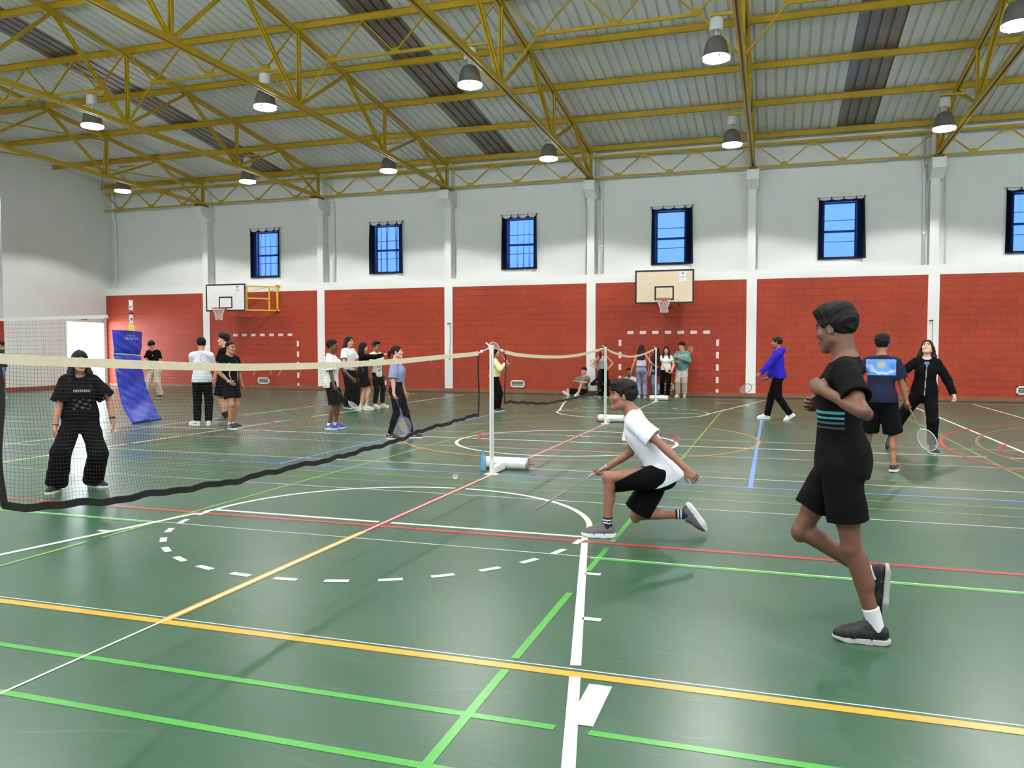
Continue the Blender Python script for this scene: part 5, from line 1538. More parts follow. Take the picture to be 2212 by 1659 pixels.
                for q, r0, r1 in ((h(0, -0.155, 0.0), 0.024, 0.034), (h(0, -0.165, -0.09), 0.034, 0.020)):
                    AH(Hf.rc(p, q, r0, r1), 0.015); p = q
            AH(Hf.el(h(0, 0.085, -0.030), Rh, (0.058, 0.080, 0.096)), 0.02, 'sub')
            AH(Hf.rc(neck + Rc @ V3(0, 0.06, -0.12), h(0, 0.05, -0.09), 0.046, 0.046), 0.012, 'sub')
            if st == 'pony':
                n = unit(Rh @ V3(0, 0.7, -1)); 
                Hf.cut(h(0, -0.02, -0.045), n, lo=h(0, 0, 0) - 0.13, hi=h(0, 0, 0) + 0.13, k=0.012)
                for sg in (1, -1): AH(Hf.el(h(sg * 0.090, -0.004, -0.014), Rh, (0.022, 0.026, 0.034)), 0.006, 'sub')
        if hair.get('fringe'):
            AH(Hf.el(h(0.01, 0.062, 0.062), Rh, (0.066, 0.040, 0.030)), 0.015)
        cur = hair.get('curl', 0.0)
        if cur: Hf.ripple(cur, (95, 120, 150, 105), 5)
        else: Hf.ripple(0.008, (60, 95, 140, 190, 240), 3)
        Vh, Qh = Hf.mesh()
        link_mesh('hair', np_mesh('hair', Vh * S, Qh, [mh]), root)
    # ---------------- clothes
    def garment(name, G, m, regions=(), label=None):
        Vg, Qg = G.mesh()
        mats = [m]; mg = None
        if regions:
            c = Vg[Qg].mean(1); mg = np.zeros(len(Qg), int)
            for (rm, pred) in regions:
                mats.append(rm); mg[pred(c)] = len(mats) - 1
        return link_mesh(name, np_mesh(name, Vg * S, Qg, mats, mg), root, label)
    toloc = lambda c: (c - chest) @ Rc
    if top:
        kind, col = top['kind'], top['col']
        lo2 = np.min([Pv, waist, chest, neck] + sh + el + wr, 0) - 0.22; hi2 = np.max([Pv, waist, chest, neck] + sh + el + wr, 0) + 0.22
        G = Field(lo2, hi2, top.get('vox', vox) / S); AG = G.apply
        ease = top.get('ease', 0.018) * 0.8; hem = top.get('hem', -0.02)
        thin = 0.0 if kind != 'hoodie' else 0.012
        e = ease + thin
        up = Rm @ V3(0, 0, 1)
        AG(G.el(chest + Rc @ V3(0, 0, -0.01), Rc, ((0.138 if fem else 0.16) * b + e, 0.110 * b + e, 0.20)), 0.01)
        if fem:
            for sg in (1, -1): AG(G.el(chest + Rc @ V3(sg * 0.068, 0.085, -0.002), Rc, (0.062 + e * .6, 0.055 + e * .6, 0.064 + e)), 0.05)
        else:
            AG(G.el(chest + Rc @ V3(0, 0.05, 0.03), Rc, (0.13 * b + e, 0.058 + e * .6, 0.09)), 0.04)
        wv = (0.125 if fem else 0.14) * b + e * 1.25
        AG(G.el(waist + Rm @ V3(0, 0, 0.02), Rm, (wv, 0.098 * b + e * 1.1, 0.22)), 0.08)
        if hem < 0.14:
            eb = (bottom or {}).get('ease', 0.014)
            hv = (0.182 * b + eb + e * 0.5) if hem < 0.08 else (0.158 * b + e * 1.15 + (0.012 if fem else 0))
            zc = Pv + Rm @ V3(0, -0.012, hem + 0.05)
            if top.get('long'): zc = Pv + Rm @ V3(0, -0.005, hem + 0.06)
            AG(G.el(zc, Rm, (hv, 0.120 * b + max(e * 1.2, eb + 0.010), 0.20)), 0.08)
            AG(G.el(Pv + Rp @ V3(0, -0.045, -0.0), Rp, (0.150 * b + eb + 0.012, 0.098 * b + max(e, eb + 0.014), 0.17)), 0.05)
        if kind not in ('tube',):
            AG(G.rc(sh[0] * 0.85 + sh[1] * 0.15, sh[0] * 0.15 + sh[1] * 0.85, 0.060 + e * 0.55, 0.060 + e * 0.55), 0.05)
            for i in (0, 1): AG(G.rc(neck + Rc @ V3(0, -0.022, -0.012), sh[i] * 0.8 + neck * 0.2, 0.046 + e * .35, 0.046 + e * .35), 0.04)
        ends = []
        Dt = G.D.copy()          # the torso part alone, kept whole when the sleeves are hollowed
        if kind in ('tee', 'hoodie', 'jacket', 'sweater'):
            f = top.get('sleeve', 0.62) if kind == 'tee' else 2.0
            for i in (0, 1):
                if f <= 1.0:
                    u = unit(el[i] - sh[i]); p = sh[i] + (el[i] - sh[i]) * f
                    r0, r1 = 0.058 + e * .55, top.get('cuff', 0.062) + e * .75
                    AG(G.flat(G.rc(sh[i], p + u * 0.10, r0, r1 + 0.006), p, u), 0.030)
                    ends.append((p, u, r1, i))
                else:
                    u = unit(wr[i] - el[i]); p = wr[i] - u * top.get('cuffback', 0.01)
                    AG(G.rc(sh[i], el[i], 0.058 + e * .5, 0.048 + e * .6), 0.035)
                    AG(G.flat(G.rc(el[i], p + u * 0.06, 0.048 + e * .6, 0.036 + e * .45), p, u), 0.02)
                    ends.append((p, u, 0.036 + e * .45, i))
        elif kind == 'tank':
            for i in (0, 1): AG(G.el(sh[i] + Rc @ V3((1 if i == 0 else -1) * 0.03, 0, 0.0), Rc, (0.062, 0.12, 0.12)), 0.02, 'sub')
        if kind == 'hoodie':
            AG(G.el(neck + Rc @ V3(0, -0.085, -0.01), Rc @ rot((1, 0, 0), 20), (0.105, 0.055, 0.085)), 0.03)
            for sg in (1, -1): AG(G.rc(neck + Rc @ V3(sg * 0.075, -0.03, 0.03), neck + Rc @ V3(sg * 0.03, 0.085, -0.03), 0.03, 0.024), 0.03)
        amp = top.get('fold', 0.004)
        if amp: G.ripple(amp, (16, 24, 34, 47, 62), top.get('seed', 1))
        # hem, neck opening, sleeve openings
        hp = Pv + Rm @ V3(0, 0, hem)
        # only the torso's own column is cut at the hem, so long sleeves hanging below it stay
        sl, X, Y, Z = G.block(G.lo, G.lo + G.vox * G.n)
        dn = Rm @ V3(0, 0, 1)
        below = -((X - hp[0]) * dn[0] + (Y - hp[1]) * dn[1] + (Z - hp[2]) * dn[2])
        arm = np.full(G.n, 9.0, np.float32)
        if kind in ('hoodie', 'jacket', 'sweater'):
            for i in (0, 1):
                for a_, b_, r_ in ((sh[i], el[i], 0.075 + e), (el[i], wr[i], 0.062 + e)):
                    f_, l_, h_ = G.rc(a_, b_, r_, r_ * 0.9); s2, X2, Y2, Z2 = G.block(l_ - 0.02, h_ + 0.02)
                    arm[s2] = np.minimum(arm[s2], f_(X2, Y2, Z2))
        below = np.where(arm < 0, -1.0, below)
        G.D = np.maximum(G.D, below.astype(np.float32))
        del arm, below
        if kind != 'tube':
            nd = top.get('neckr', 0.064)
            AG(G.rc(neck + Rc @ V3(0, 0.01, -0.005), neck + Rc @ V3(0, 0.035, 0.16), nd, nd + 0.03), 0.004, 'sub')
            if top.get('scoop'): AG(G.el(neck + Rc @ V3(0, 0.10, -0.06), Rc, (0.085, 0.07, top['scoop'])), 0.004, 'sub')
        else:
            tz = top.get('topz', 0.06)
            G.cut(chest + Rc @ V3(0, 0, tz), Rc @ V3(0, 0, 1))
        for p, u, r1, i in ends:
            # hollow the sleeve's opening
            f_, l_, h_ = G.rc(p - u * 0.03, p + u * 0.05, r1 - 0.017, r1 - 0.013)
            s2, X2, Y2, Z2 = G.block(l_ - 0.02, h_ + 0.02)
            cav = np.maximum(f_(X2, Y2, Z2), 0.010 - Dt[s2])
            G.D[s2] = np.maximum(G.D[s2], -cav.astype(np.float32))
        m = cloth_material(col)
        regs = []
        for (rc_, pred) in top.get('regions', ()):
            regs.append((mat('print_%d_%d_%d' % rc_, rc_, 0.8, spec=0.2), (lambda c, pred=pred: pred(toloc(c)))))
        P.top = garment({'tee': 'tshirt', 'tube': 'crop_top', 'tank': 'tank_top'}.get(kind, kind), G, m, regs)
    if bottom:
        kind, col = bottom['kind'], bottom['col']
        lo2 = np.min([Pv, waist] + hip + kn + an, 0) - 0.24; hi2 = np.max([Pv, waist] + hip + kn + an, 0) + 0.24
        G = Field(lo2, hi2, vx); AG = G.apply
        e = bottom.get('ease', 0.014)
        AG(G.el(Pv + Rp @ V3(0, -0.01, 0.0), Rp, (0.158 * b + e + (0.012 if fem else 0), 0.112 * b + e, 0.16)), 0.01)
        for sg in (1, -1): AG(G.el(Pv + Rp @ V3(sg * 0.075, -0.055, -0.02), Rp, (0.084 * b + e * .6, 0.080 * b + e * .6, 0.10)), 0.04)
        AG(G.el(waist, Rm, ((0.124 if fem else 0.138) * b + e, 0.095 * b + e, 0.14)), 0.05)
        AG(G.rc(hip[0], hip[1], 0.088 * b + e, 0.088 * b + e), 0.02)
        ends = []
        for i in (0, 1):
            if kind == 'shorts':
                f = bottom.get('len', 0.8); u = unit(kn[i] - hip[i]); p = hip[i] + u * 0.425 * min(f, 1.0)
                w0, w1 = 0.090 * b + e, bottom.get('w', 0.088) * max(1, b) + e
                AG(G.rc(hip[i] * .7 + kn[i] * .3, hip[i] * .5 + kn[i] * .5, 0.087 * b + e * .7, 0.080 * b + e * .7), 0.02)
                AG(G.flat(G.rc(hip[i], p + u * 0.09, w0, w1), p, u), 0.03)
                if f > 1.0:
                    u2 = unit(an[i] - kn[i]); p = kn[i] + u2 * 0.415 * (f - 1.0); u = u2; AG(G.flat(G.rc(kn[i], p + u2 * 0.09, w1, w1), p, u2), 0.03)
                ends.append((p, u, w1))
            else:
                w1, w2 = bottom.get('wk', 0.066) + e * .6, bottom.get('wa', 0.056) + e * .5
                AG(G.rc(hip[i], kn[i], 0.090 * b + e, w1), 0.03)
                AG(G.rc(hip[i] * .7 + kn[i] * .3, hip[i] * .35 + kn[i] * .65, 0.087 * b + e * .7, 0.073 * b + e * .7), 0.02)
                AG(G.el(kn[i], np.eye(3), (0.058 * b + e * .4, 0.058 * b + e * .4, 0.065)), 0.03)
                u = unit(an[i] - kn[i]); p = kn[i] + u * (np.linalg.norm(an[i] - kn[i]) + bottom.get('drop', -0.02))
                AG(G.flat(G.rc(kn[i], p + u * 0.07, w1, w2), p, u), 0.025)
                fwd = unit(kn[i] - 0.5 * (hip[i] + an[i])) if np.linalg.norm(kn[i] - 0.5 * (hip[i] + an[i])) > 0.02 else unit(knees[i])
                cb = -unit(fwd - u * (fwd @ u)); q = kn[i] + u * 0.12 + cb * 0.020
                AG(G.rc(q - u * 0.06, q + u * 0.07, 0.047 * b + e * .5, 0.044 * b + e * .5), 0.03)
                ends.append((p, u, w2))
        amp = bottom.get('fold', 0.004)
        if amp: G.ripple(amp, (18, 27, 40, 55, 70), bottom.get('seed', 2))
        wz = bottom.get('waist', 0.10)
        G.cut(Pv + Rm @ V3(0, 0, wz), Rm @ V3(0, 0, 1))
        for p, u, r1 in ends:
            AG(G.rc(p - u * 0.03, p + u * 0.06, r1 - 0.016, r1 - 0.012), 0.003, 'sub')
        m = cloth_material(col)
        if bottom.get('denim'): m = mat('denim_%d_%d_%d' % col, col, 0.85, var=0.18, vscale=7, spec=0.2)
        garment({'shorts': 'shorts', 'leggings': 'leggings', 'jeans': 'jeans'}.get(kind, 'trousers'), G, m)
    if shoes:
        up, so, lace = shoe_meshes(shoes, 0.0045 if vox > 0.0065 else 0.0032)
        style, cu, cs, cl = shoes[:4]
        for i in (0, 1):
            y = fd[i]; 
            u = unit(kn[i] - an[i])
            if abs(y[2]) < 0.12: z = V3(0, 0, 1); y = unit(V3(y[0], y[1], 0))
            else:
                z = u - y * (u @ y); z = unit(z)
            x = np.cross(y, z); x = unit(x); z = np.cross(x, y)
            R = np.stack([x, y, z], 1)
            o = an[i] - R @ V3(0, -0.018, 0.088)
            if abs(fd[i][2]) < 0.12 and feet[i][2] < 0.10: o[2] = 0.0015
            mir = V3(1 if i == 1 else -1, 1, 1)
            def place(V): return (np.asarray(V) * mir * 1.02) @ R.T + o
            fl = (lambda Q: Q) if i == 1 else (lambda Q: Q[:, ::-1])
            su = link_mesh('shoe', np_mesh('shoe', place(up[0]) * S, fl(up[1]), [mat('shoe_%d_%d_%d' % cu, cu, 0.6, var=0.06, vscale=30)]), root)
            link_mesh('sole', np_mesh('sole', place(so[0]) * S, fl(so[1]), [mat('shoe_%d_%d_%d' % cs, cs, 0.55)]), su)
            mb = MB(); mb.v = [tuple(p) for p in place(lace.v) * S]; mb.f = lace.f if i == 1 else [tuple(reversed(f)) for f in lace.f]; mb.mi = lace.mi
            obj('laces', mb, mat('shoe_%d_%d_%d' % cl, cl, 0.7), su, local=True)
            P.shoe = su
            if len(shoes) > 4:
                c3 = shoes[4]; mb = MB()
                for sx in (1, -1):
                    w_ = 0.0395
                    pts = [(sx * 0.0375, -0.045, 0.050), (sx * 0.041, -0.01, 0.047), (sx * 0.0425, 0.03, 0.050), (sx * 0.040, 0.07, 0.066)]
                    mb.tube([tuple((place([p])[0]) * S) for p in pts], [0.003 * S, 0.006 * S, 0.006 * S, 0.002 * S], 6)
                obj('side_stripe', mb, mat('shoe_%d_%d_%d' % c3, c3, 0.6), su, local=True)
    if socks:
        hgt, cols = socks
        for i in (0, 1):
            G = Field(np.minimum(an[i], kn[i]) - 0.09, np.maximum(an[i], kn[i]) + 0.09, min(vx, 0.006))
            u = unit(kn[i] - an[i])
            G.apply(G.rc(an[i] - u * 0.02, an[i] + u * 0.16, 0.0395, 0.044), 0.01)
            G.ripple(0.0015, (60, 90), 4)
            G.cut(an[i] + u * hgt, u); 
            Vg, Qg = G.mesh(); c = Vg[Qg].mean(1); t = (c - an[i]) @ u
            ms_ = [mat('sock_%d_%d_%d' % c_, c_, 0.85) for c_ in cols]; mg = np.zeros(len(Qg), int)
            if len(cols) > 1:
                for q in (0.022, 0.045): mg[np.abs(t - (hgt - q)) < 0.0055] = 1
            link_mesh('sock', np_mesh('sock', Vg * S, Qg, ms_, mg if len(cols) > 1 else None), root)
    P.world = lambda p: (Matrix.Translation((at[0], at[1], 0)) @ Matrix.Rotation(rz, 4, 'Z')) @ Vector(np.asarray(p) * S)
    P.wdir = lambda p: Matrix.Rotation(rz, 3, 'Z') @ Vector(np.asarray(p, float))
    return P
def face_dir(x, y, a):
    """facing for a person at (x, y): a = 0 towards the camera, 90 to the picture's right, 180 away, -90 to the left"""
    L_ = math.hypot(x, y); vx, vy = x / L_, y / L_; rx, ry = vy, -vx; t = math.radians(a)
    return (-vx * math.cos(t) + rx * math.sin(t), -vy * math.cos(t) + ry * math.sin(t))
def band(name, P, i, f, r, w, m):
    """bracelet or watch strap round the wrist"""
    u = unit(P.wr[i] - P.el[i]); p = P.wr[i] - u * f; mb = MB(); S = P.S
    mb.tube([tuple((p - u * w) * S), tuple((p + u * w) * S)], r * S, 16); return obj(name, mb, m, P.root, local=True)

# ---- the players and bystanders, nearest first
BLK, WHT = (17, 17, 18), (226, 226, 228)
VANSY = ('flat', (22, 22, 24), (216, 214, 208), (216, 214, 208), (226, 226, 222))
def stripes(*zz):
    def f(c):
        m = np.zeros(len(c), bool)
        for a, b in zz: m |= (c[:, 2] > a) & (c[:, 2] < b)
        return m & (c[:, 1] > -0.015)
    return f
# 1 man walking at the right, in front
p = person('man in a black t-shirt with teal stripes walking left at the right front, elbow bent', (0.335, 4.525), face_dir(0.335, 4.525, -86), H=1.745, vox=0.0048, skin=(104, 67, 53), build=0.88,
    pel=(0, 0.0, 0.925), lean=0, head=(-32, 9), feet=((0.09, -0.18, 0.31), (-0.09, -0.185, 0.088)), feetdir=((0.05, 0.05, -1), (-0.04, 1, 0)), knees=((0.05, 1, 0.1), (-0.05, 1, 0)),
    hands=((0.17, 0.08, 1.20), (-0.20, 0.075, 1.295)), elbows=((0.4, -1, -0.5), (-0.9, -0.75, -0.35)), curl=(1.3, 1.35), handdir=(None, (0.45, 0.75, 0.5)), thumbs=((0, 0, 1), (0.1, -0.3, 1)),
    top=dict(kind='tee', col=(20, 20, 22), hem=-0.08, ease=0.014, sleeve=0.66, cuff=0.062, fold=0.006, neckr=0.062, vox=0.0036,
             regions=[((60, 148, 164), stripes((-0.085, -0.072), (-0.112, -0.099))), ((70, 96, 112), stripes((-0.137, -0.125),)), ((58, 62, 66), stripes((-0.162, -0.151),))]),
    bottom=dict(kind='shorts', col=(15, 15, 17), len=0.66, ease=0.016, w=0.086, fold=0.006), shoes=('runner', (15, 15, 17), (176, 176, 174), (52, 52, 56)), socks=(0.10, [(206, 206, 212)]),
    hair=dict(style='quiff', col=(17, 14, 14), vol=0.010, slope=0.62, line=-0.022))
# 2 crouching player
p = person('player in a white t-shirt and black shorts lunging low with a racket', (-0.845, 6.46), face_dir(-0.845, 6.46, -88), H=1.70, vox=0.0054, skin=(140, 93, 74), build=0.84,
    pel=(0, 0, 0.545), lean=31, head=(3, -2), feet=((0.09, -0.21, 0.175), (-0.09, 0.435, 0.088)), feetdir=((0.02, -0.6, -0.8), (-0.05, 1, 0)), knees=((0.05, 1, -0.7), (-0.08, 1, 0.5)),
    hands=((0.10, 0.455, 0.545), (-0.31, -0.20, 0.60)), elbows=((0.2, -0.5, -0.85), (-0.35, -1, 0.25)), curl=(1.25, 0.7), handdir=((-0.55, 0.62, -0.5), None), grip=((0, 0.84, -0.54), None),
    top=dict(kind='tee', col=(226, 228, 240), hem=-0.10, ease=0.030, sleeve=0.66, cuff=0.070, fold=0.008, seed=6, neckr=0.060, regions=[((40, 40, 48), lambda c: (np.abs(c[:, 0] + 0.085) < 0.006) & (np.abs(c[:, 2] - 0.05) < 0.016) & (c[:, 1] > 0))]),
    bottom=dict(kind='shorts', col=(14, 14, 16), len=0.90, ease=0.026, w=0.100, fold=0.007), shoes=('chunky', (92, 90, 92), (214, 214, 218), (70, 70, 72)), socks=(0.085, [(22, 24, 34), (200, 205, 230)]),
    hair=dict(style='quiff', col=(32, 22, 20), vol=0.014, slope=0.70, line=-0.012, fringe=True))
racket('grey badminton racket held low by the lunging player in white', p.world(p.hold0), p.wdir((-0.04, 0.84, -0.54)), p.wdir((0.12, 0.5, 0.85)), frame=(150, 140, 146), grip=(150, 148, 150), shaft=(150, 140, 148), hold=0.085)
# 3 girl behind the long net
p = person('long haired player in a black t-shirt and wide black trousers behind the long net', (-7.08, 6.78), face_dir(-7.08, 6.78, 4), H=1.60, vox=0.0062, sex='f', skin=(176, 124, 100),
    pel=(0.02, 0, 0.81), lean=6, head=(6, 4), feet=((0.285, 0.10, 0.088), (-0.10, -0.02, 0.088)), feetdir=((0.55, 0.85, 0), (-0.75, 0.75, 0)), knees=((0.25, 1, 0), (-0.25, 1, 0)),
    hands=((0.285, 0.12, 0.76), (-0.315, 0.06, 0.80)), elbows=((0.9, -0.5, 0), (-0.9, -0.6, 0)), curl=(0.9, 0.45),
    top=dict(kind='tee', col=(24, 23, 25), hem=0.0, ease=0.040, sleeve=0.85, cuff=0.085, fold=0.007, seed=9,
             regions=[((138, 132, 140), lambda c: (np.abs(c[:, 2] - 0.035) < 0.014) & (c[:, 0] > -0.10) & (c[:, 0] < 0.085) & (c[:, 1] > 0.03) & (np.sin(c[:, 0] * 290) > -0.5)),
                      ((74, 72, 80), lambda c: (c[:, 1] > 0.03) & (np.abs(c[:, 0] + 0.01) < 0.095) & (c[:, 2] < -0.06) & (c[:, 2] > -0.19) & (np.sin(c[:, 0] * 75 + 60 * c[:, 2]) + np.sin(c[:, 2] * 110 - c[:, 0] * 50) > 0.55))]),
    bottom=dict(kind='trousers', col=(15, 15, 17), ease=0.028, wk=0.092, wa=0.108, drop=-0.01, waist=0.13, fold=0.008), shoes=VANSY,
    hair=dict(style='long', col=(26, 20, 22), vol=0.012, len=0.26, front=0.9))
band('watch_strap', p, 1, 0.03, 0.033, 0.012, M_BLACK); band('bracelet', p, 0, 0.02, 0.032, 0.007, M_BLACK)
# player with the picture on his back and the one facing him
def pic(x0, x1, z0, z1, f):
    return lambda c: (c[:, 0] > x0) & (c[:, 0] < x1) & (c[:, 2] > z0) & (c[:, 2] < z1) & (c[:, 1] < -0.02) & f(c[:, 0], c[:, 2])
p = person('player seen from behind in a navy t-shirt with a blue picture on the back', (1.27, 10.82), face_dir(1.27, 10.82, 174), H=1.70, vox=0.0072, skin=(142, 92, 68),
    pel=(0, 0, 0.915), lean=2, head=(0, 2), feet=((0.16, -0.02, 0.088), (-0.20, 0.22, 0.088)), feetdir=((0.15, 1, 0), (-0.35, 1, 0)),
    hands=((0.30, 0.04, 0.86), (-0.30, 0.25, 1.15)), curl=(1.2, 0.6), grip=((0.42, 0.12, -0.9), None), handdir=((-0.25, 0.85, -0.4), None),
    top=dict(kind='tee', col=(30, 34, 56), hem=-0.04, ease=0.026, sleeve=0.72, cuff=0.072, fold=0.005,
             regions=[((96, 142, 214), pic(-0.175, 0.175, -0.035, 0.165, lambda x, z: x == x)), ((158, 158, 146), pic(-0.2, 0.2, -0.05, 0.2, lambda x, z: (x - 0.01) ** 2 + (z - 0.105) ** 2 < 0.0026)),
                      ((170, 184, 226), pic(-0.175, 0.175, -0.035, 0.165, lambda x, z: (np.abs(z - (-0.008 + 2.2 * (x - 0.03) ** 2 + 0.006 * np.sin(70 * x))) < 0.016) | ((x < -0.06) & (z > 0.045) & (z < 0.10) & (np.sin(60 * x + 30 * z) > -0.2))))]),
    bottom=dict(kind='shorts', col=(20, 20, 22), len=0.98, ease=0.026, w=0.100), shoes=('chunky', (26, 24, 26), (216, 214, 214), (190, 60, 44), (200, 60, 40)),
    hair=dict(style='curly', col=(18, 16, 17), vol=0.012, curl=0.006, slope=0.9, line=-0.015))
racket('white badminton racket hanging from the hand of the player in navy', p.world(p.hold0), p.wdir((0.46, 0.10, -0.88)), p.wdir((0.15, 0.85, 0.5)), frame=(204, 204, 206), grip=(120, 118, 116), shaft=(150, 150, 152), hold=0.06)
p = person('long haired player in a black zip jacket and trousers looking up', (2.12, 12.94), face_dir(2.12, 12.94, 4), H=1.66, vox=0.0078, sex='f', skin=(222, 176, 158),
    pel=(0.03, 0, 0.915), lean=2, side=-3, head=(-12, -28), headroll=4, feet=((0.47, -0.28, 0.20), (-0.09, 0.08, 0.088)), feetdir=((0.25, 0.45, -0.85), (-0.45, 1, 0)), knees=((0.5, 1, 0), (-0.1, 1, 0)),
    hands=((0.34, 0.22, 1.05), (-0.36, 0.10, 0.90)), elbows=((0.9, -0.5, -0.2), (-0.7, -0.6, 0)), curl=(0.8, 1.2),
    top=dict(kind='jacket', col=(19, 19, 21), hem=-0.03, ease=0.034, fold=0.006, seed=4, regions=[((150, 152, 156), lambda c: (np.abs(c[:, 0]) < 0.007) & (c[:, 1] > 0.03) & (c[:, 2] < 0.10)), ((70, 130, 170), lambda c: (np.abs(c[:, 0]) < 0.03) & (c[:, 1] > 0.02) & (c[:, 2] > 0.105) & (c[:, 2] < 0.15))]),
    bottom=dict(kind='trousers', col=(17, 17, 19), ease=0.020, wk=0.072, wa=0.058, drop=-0.06), shoes=('runner', (34, 34, 38), (206, 206, 206), (120, 122, 128)), socks=(0.075, [(20, 20, 22)]),
    hair=dict(style='long', col=(56, 36, 32), vol=0.010, len=0.12, front=-0.2))
# man walking in blue
p = person('man in a bright blue hoodie and black trousers walking left before the red wall', (0.09, 18.0), face_dir(0.09, 18.0, -90), H=1.77, vox=0.009, skin=(150, 98, 74),
    lean=1, head=(0, 2), feet=((0.08, 0.20, 0.088), (-0.08, -0.26, 0.14)), feetdir=((0.05, 1, 0), (-0.05, 0.8, -0.6)), hands=((0.24, 0.20, 0.85), (-0.24, 0.36, 0.955)), elbows=((0.3, -1, -0.3), (-0.3, -1, -0.3)), curl=(1.2, 1.1), grip=((0.1, 0.86, -0.5), None), handdir=((-0.4, 0.6, -0.7), None),
    top=dict(kind='hoodie', col=(48, 38, 178), hem=-0.05, ease=0.030, fold=0.006), bottom=dict(kind='trousers', col=(20, 19, 20), ease=0.012, wk=0.066, wa=0.060, drop=0.01),
    shoes=('flat', (226, 226, 230), (230, 230, 232), (226, 226, 230)), hair=dict(style='short', col=(48, 34, 26), vol=0.010, slope=0.8, line=-0.012))
racket('thin dark badminton racket held by the man in the blue hoodie', p.world(p.hold0), p.wdir((0.15, 0.86, -0.46)), p.wdir((-0.9, 0.1, 0.45)), frame=(96, 92, 110), grip=(70, 60, 150), shaft=(60, 50, 120), hold=0.06)

# people behind the long net
p = person('girl with a ponytail in a light blue crop t-shirt and black leggings behind the net', (-6.0, 12.2), face_dir(-6.0, 12.2, 76), H=1.57, vox=0.0075, sex='f', build=0.98, skin=(214, 164, 142),
    head=(0, -4), feet=((0.10, -0.12, 0.088), (-0.10, 0.26, 0.088)), hands=((0.25, 0.0, 0.73), (-0.27, 0.10, 0.80)), elbows=((0.5, -1, 0), (-0.5, -1, 0)), curl=(1.0, 0.5), grip=((0.1, 0.30, -0.95), None), handdir=((0, 0.25, -0.97), None),
    top=dict(kind='tee', col=(140, 152, 188), hem=0.145, ease=0.034, sleeve=0.9, cuff=0.082, fold=0.006, regions=[((84, 86, 104), lambda c: (c[:, 1] > 0.06) & (np.abs(c[:, 0] - 0.02) < 0.075) & (c[:, 2] > -0.12) & (c[:, 2] < 0.08) & (np.sin(c[:, 0] * 120) + np.sin(c[:, 2] * 95 + c[:, 0] * 40) > 0.9))]),
    bottom=dict(kind='leggings', col=(24, 25, 28), ease=0.006, wk=0.058, wa=0.042, waist=0.17, fold=0.0, drop=-0.02), shoes=VANSY, hair=dict(style='pony', col=(44, 28, 24), vol=0.008))
racket('blue framed badminton racket hanging from the hand of the girl in light blue', p.world(p.hold0 + V3(0, 0, -0.01)), p.wdir((0.10, 0.32, -0.94)), p.wdir((1, 0.15, 0)), frame=(70, 66, 190), grip=(60, 60, 70), shaft=(70, 66, 190), hold=0.06)
p = person('boy in a white t-shirt, black shorts and blue shoes holding a racket behind the net', (-7.86, 13.25), face_dir(-7.86, 13.25, 78), H=1.68, vox=0.008, skin='dark',
    head=(0, 2), feet=((0.07, -0.05, 0.088), (-0.08, 0.04, 0.088)), hands=((0.25, 0.10, 0.82), (-0.22, 0.36, 0.98)), elbows=((0.4, -1, 0), (-0.4, -0.9, -0.3)), curl=(1.1, 1.0), grip=((0.1, 0.75, -0.62), None), handdir=((-0.1, 0.3, -0.95), None),
    top=dict(kind='tee', col=(222, 222, 222), hem=-0.10, ease=0.036, sleeve=0.85, cuff=0.080, fold=0.006, regions=[((220, 130, 70), lambda c: (c[:, 1] > 0.05) & (np.abs(c[:, 0] + 0.01) < 0.012) & (c[:, 2] < 0.02) & (c[:, 2] > -0.22)), ((64, 60, 170), lambda c: (c[:, 1] > 0.05) & (np.abs(c[:, 0] + 0.01) < 0.03) & (np.abs(c[:, 2] - 0.03) < 0.015))]),
    bottom=dict(kind='shorts', col=(20, 20, 22), len=0.98, ease=0.024, w=0.094), shoes=('chunky', (34, 54, 160), (214, 214, 216), (34, 54, 160), (230, 230, 230)), socks=(0.05, [(220, 220, 220)]),
    hair=dict(style='curly', col=(26, 20, 18), vol=0.012, curl=0.010, slope=0.9, line=0.012))
racket('dark shafted badminton racket pointing down from the boy in blue shoes', p.world(p.hold0), p.wdir((0.2, 0.72, -0.62)), p.wdir((0.2, 0.6, 0.75)), frame=(170, 170, 172), grip=(40, 40, 42), shaft=(70, 62, 44), hold=0.05)
p = person('tall boy with chin length hair in a white t-shirt and wide black trousers', (-10.27, 18.15), face_dir(-10.27, 18.15, 52), H=1.83, vox=0.009, skin='light',
    head=(-4, 2), feet=((0.11, 0, 0.088), (-0.14, 0.08, 0.088)), hands=((0.10, 0.22, 1.02), (-0.10, 0.22, 1.02)), elbows=((0.9, -0.5, -0.2), (-0.9, -0.5, -0.2)), curl=(0.7, 0.7),
    top=dict(kind='tee', col=WHT, hem=0.0, ease=0.026, sleeve=0.7, cuff=0.07), bottom=dict(kind='trousers', col=(19, 19, 21), ease=0.026, wk=0.088, wa=0.088, drop=0.0), shoes=('flat', (30, 32, 44), (220, 220, 220), (220, 220, 220)),
    hair=dict(style='mid', col=(44, 30, 26), vol=0.012, len=0.06))
racket('red racket hanging in front of the tall boy with chin length hair', p.world(p.wr[1] + V3(0, 0.07, -0.03)), p.wdir((-0.25, 0.05, -0.95)), p.wdir((0.9, 0.3, 0)), frame=(170, 60, 60), grip=(150, 50, 50), shaft=(160, 70, 66), hold=0.05)
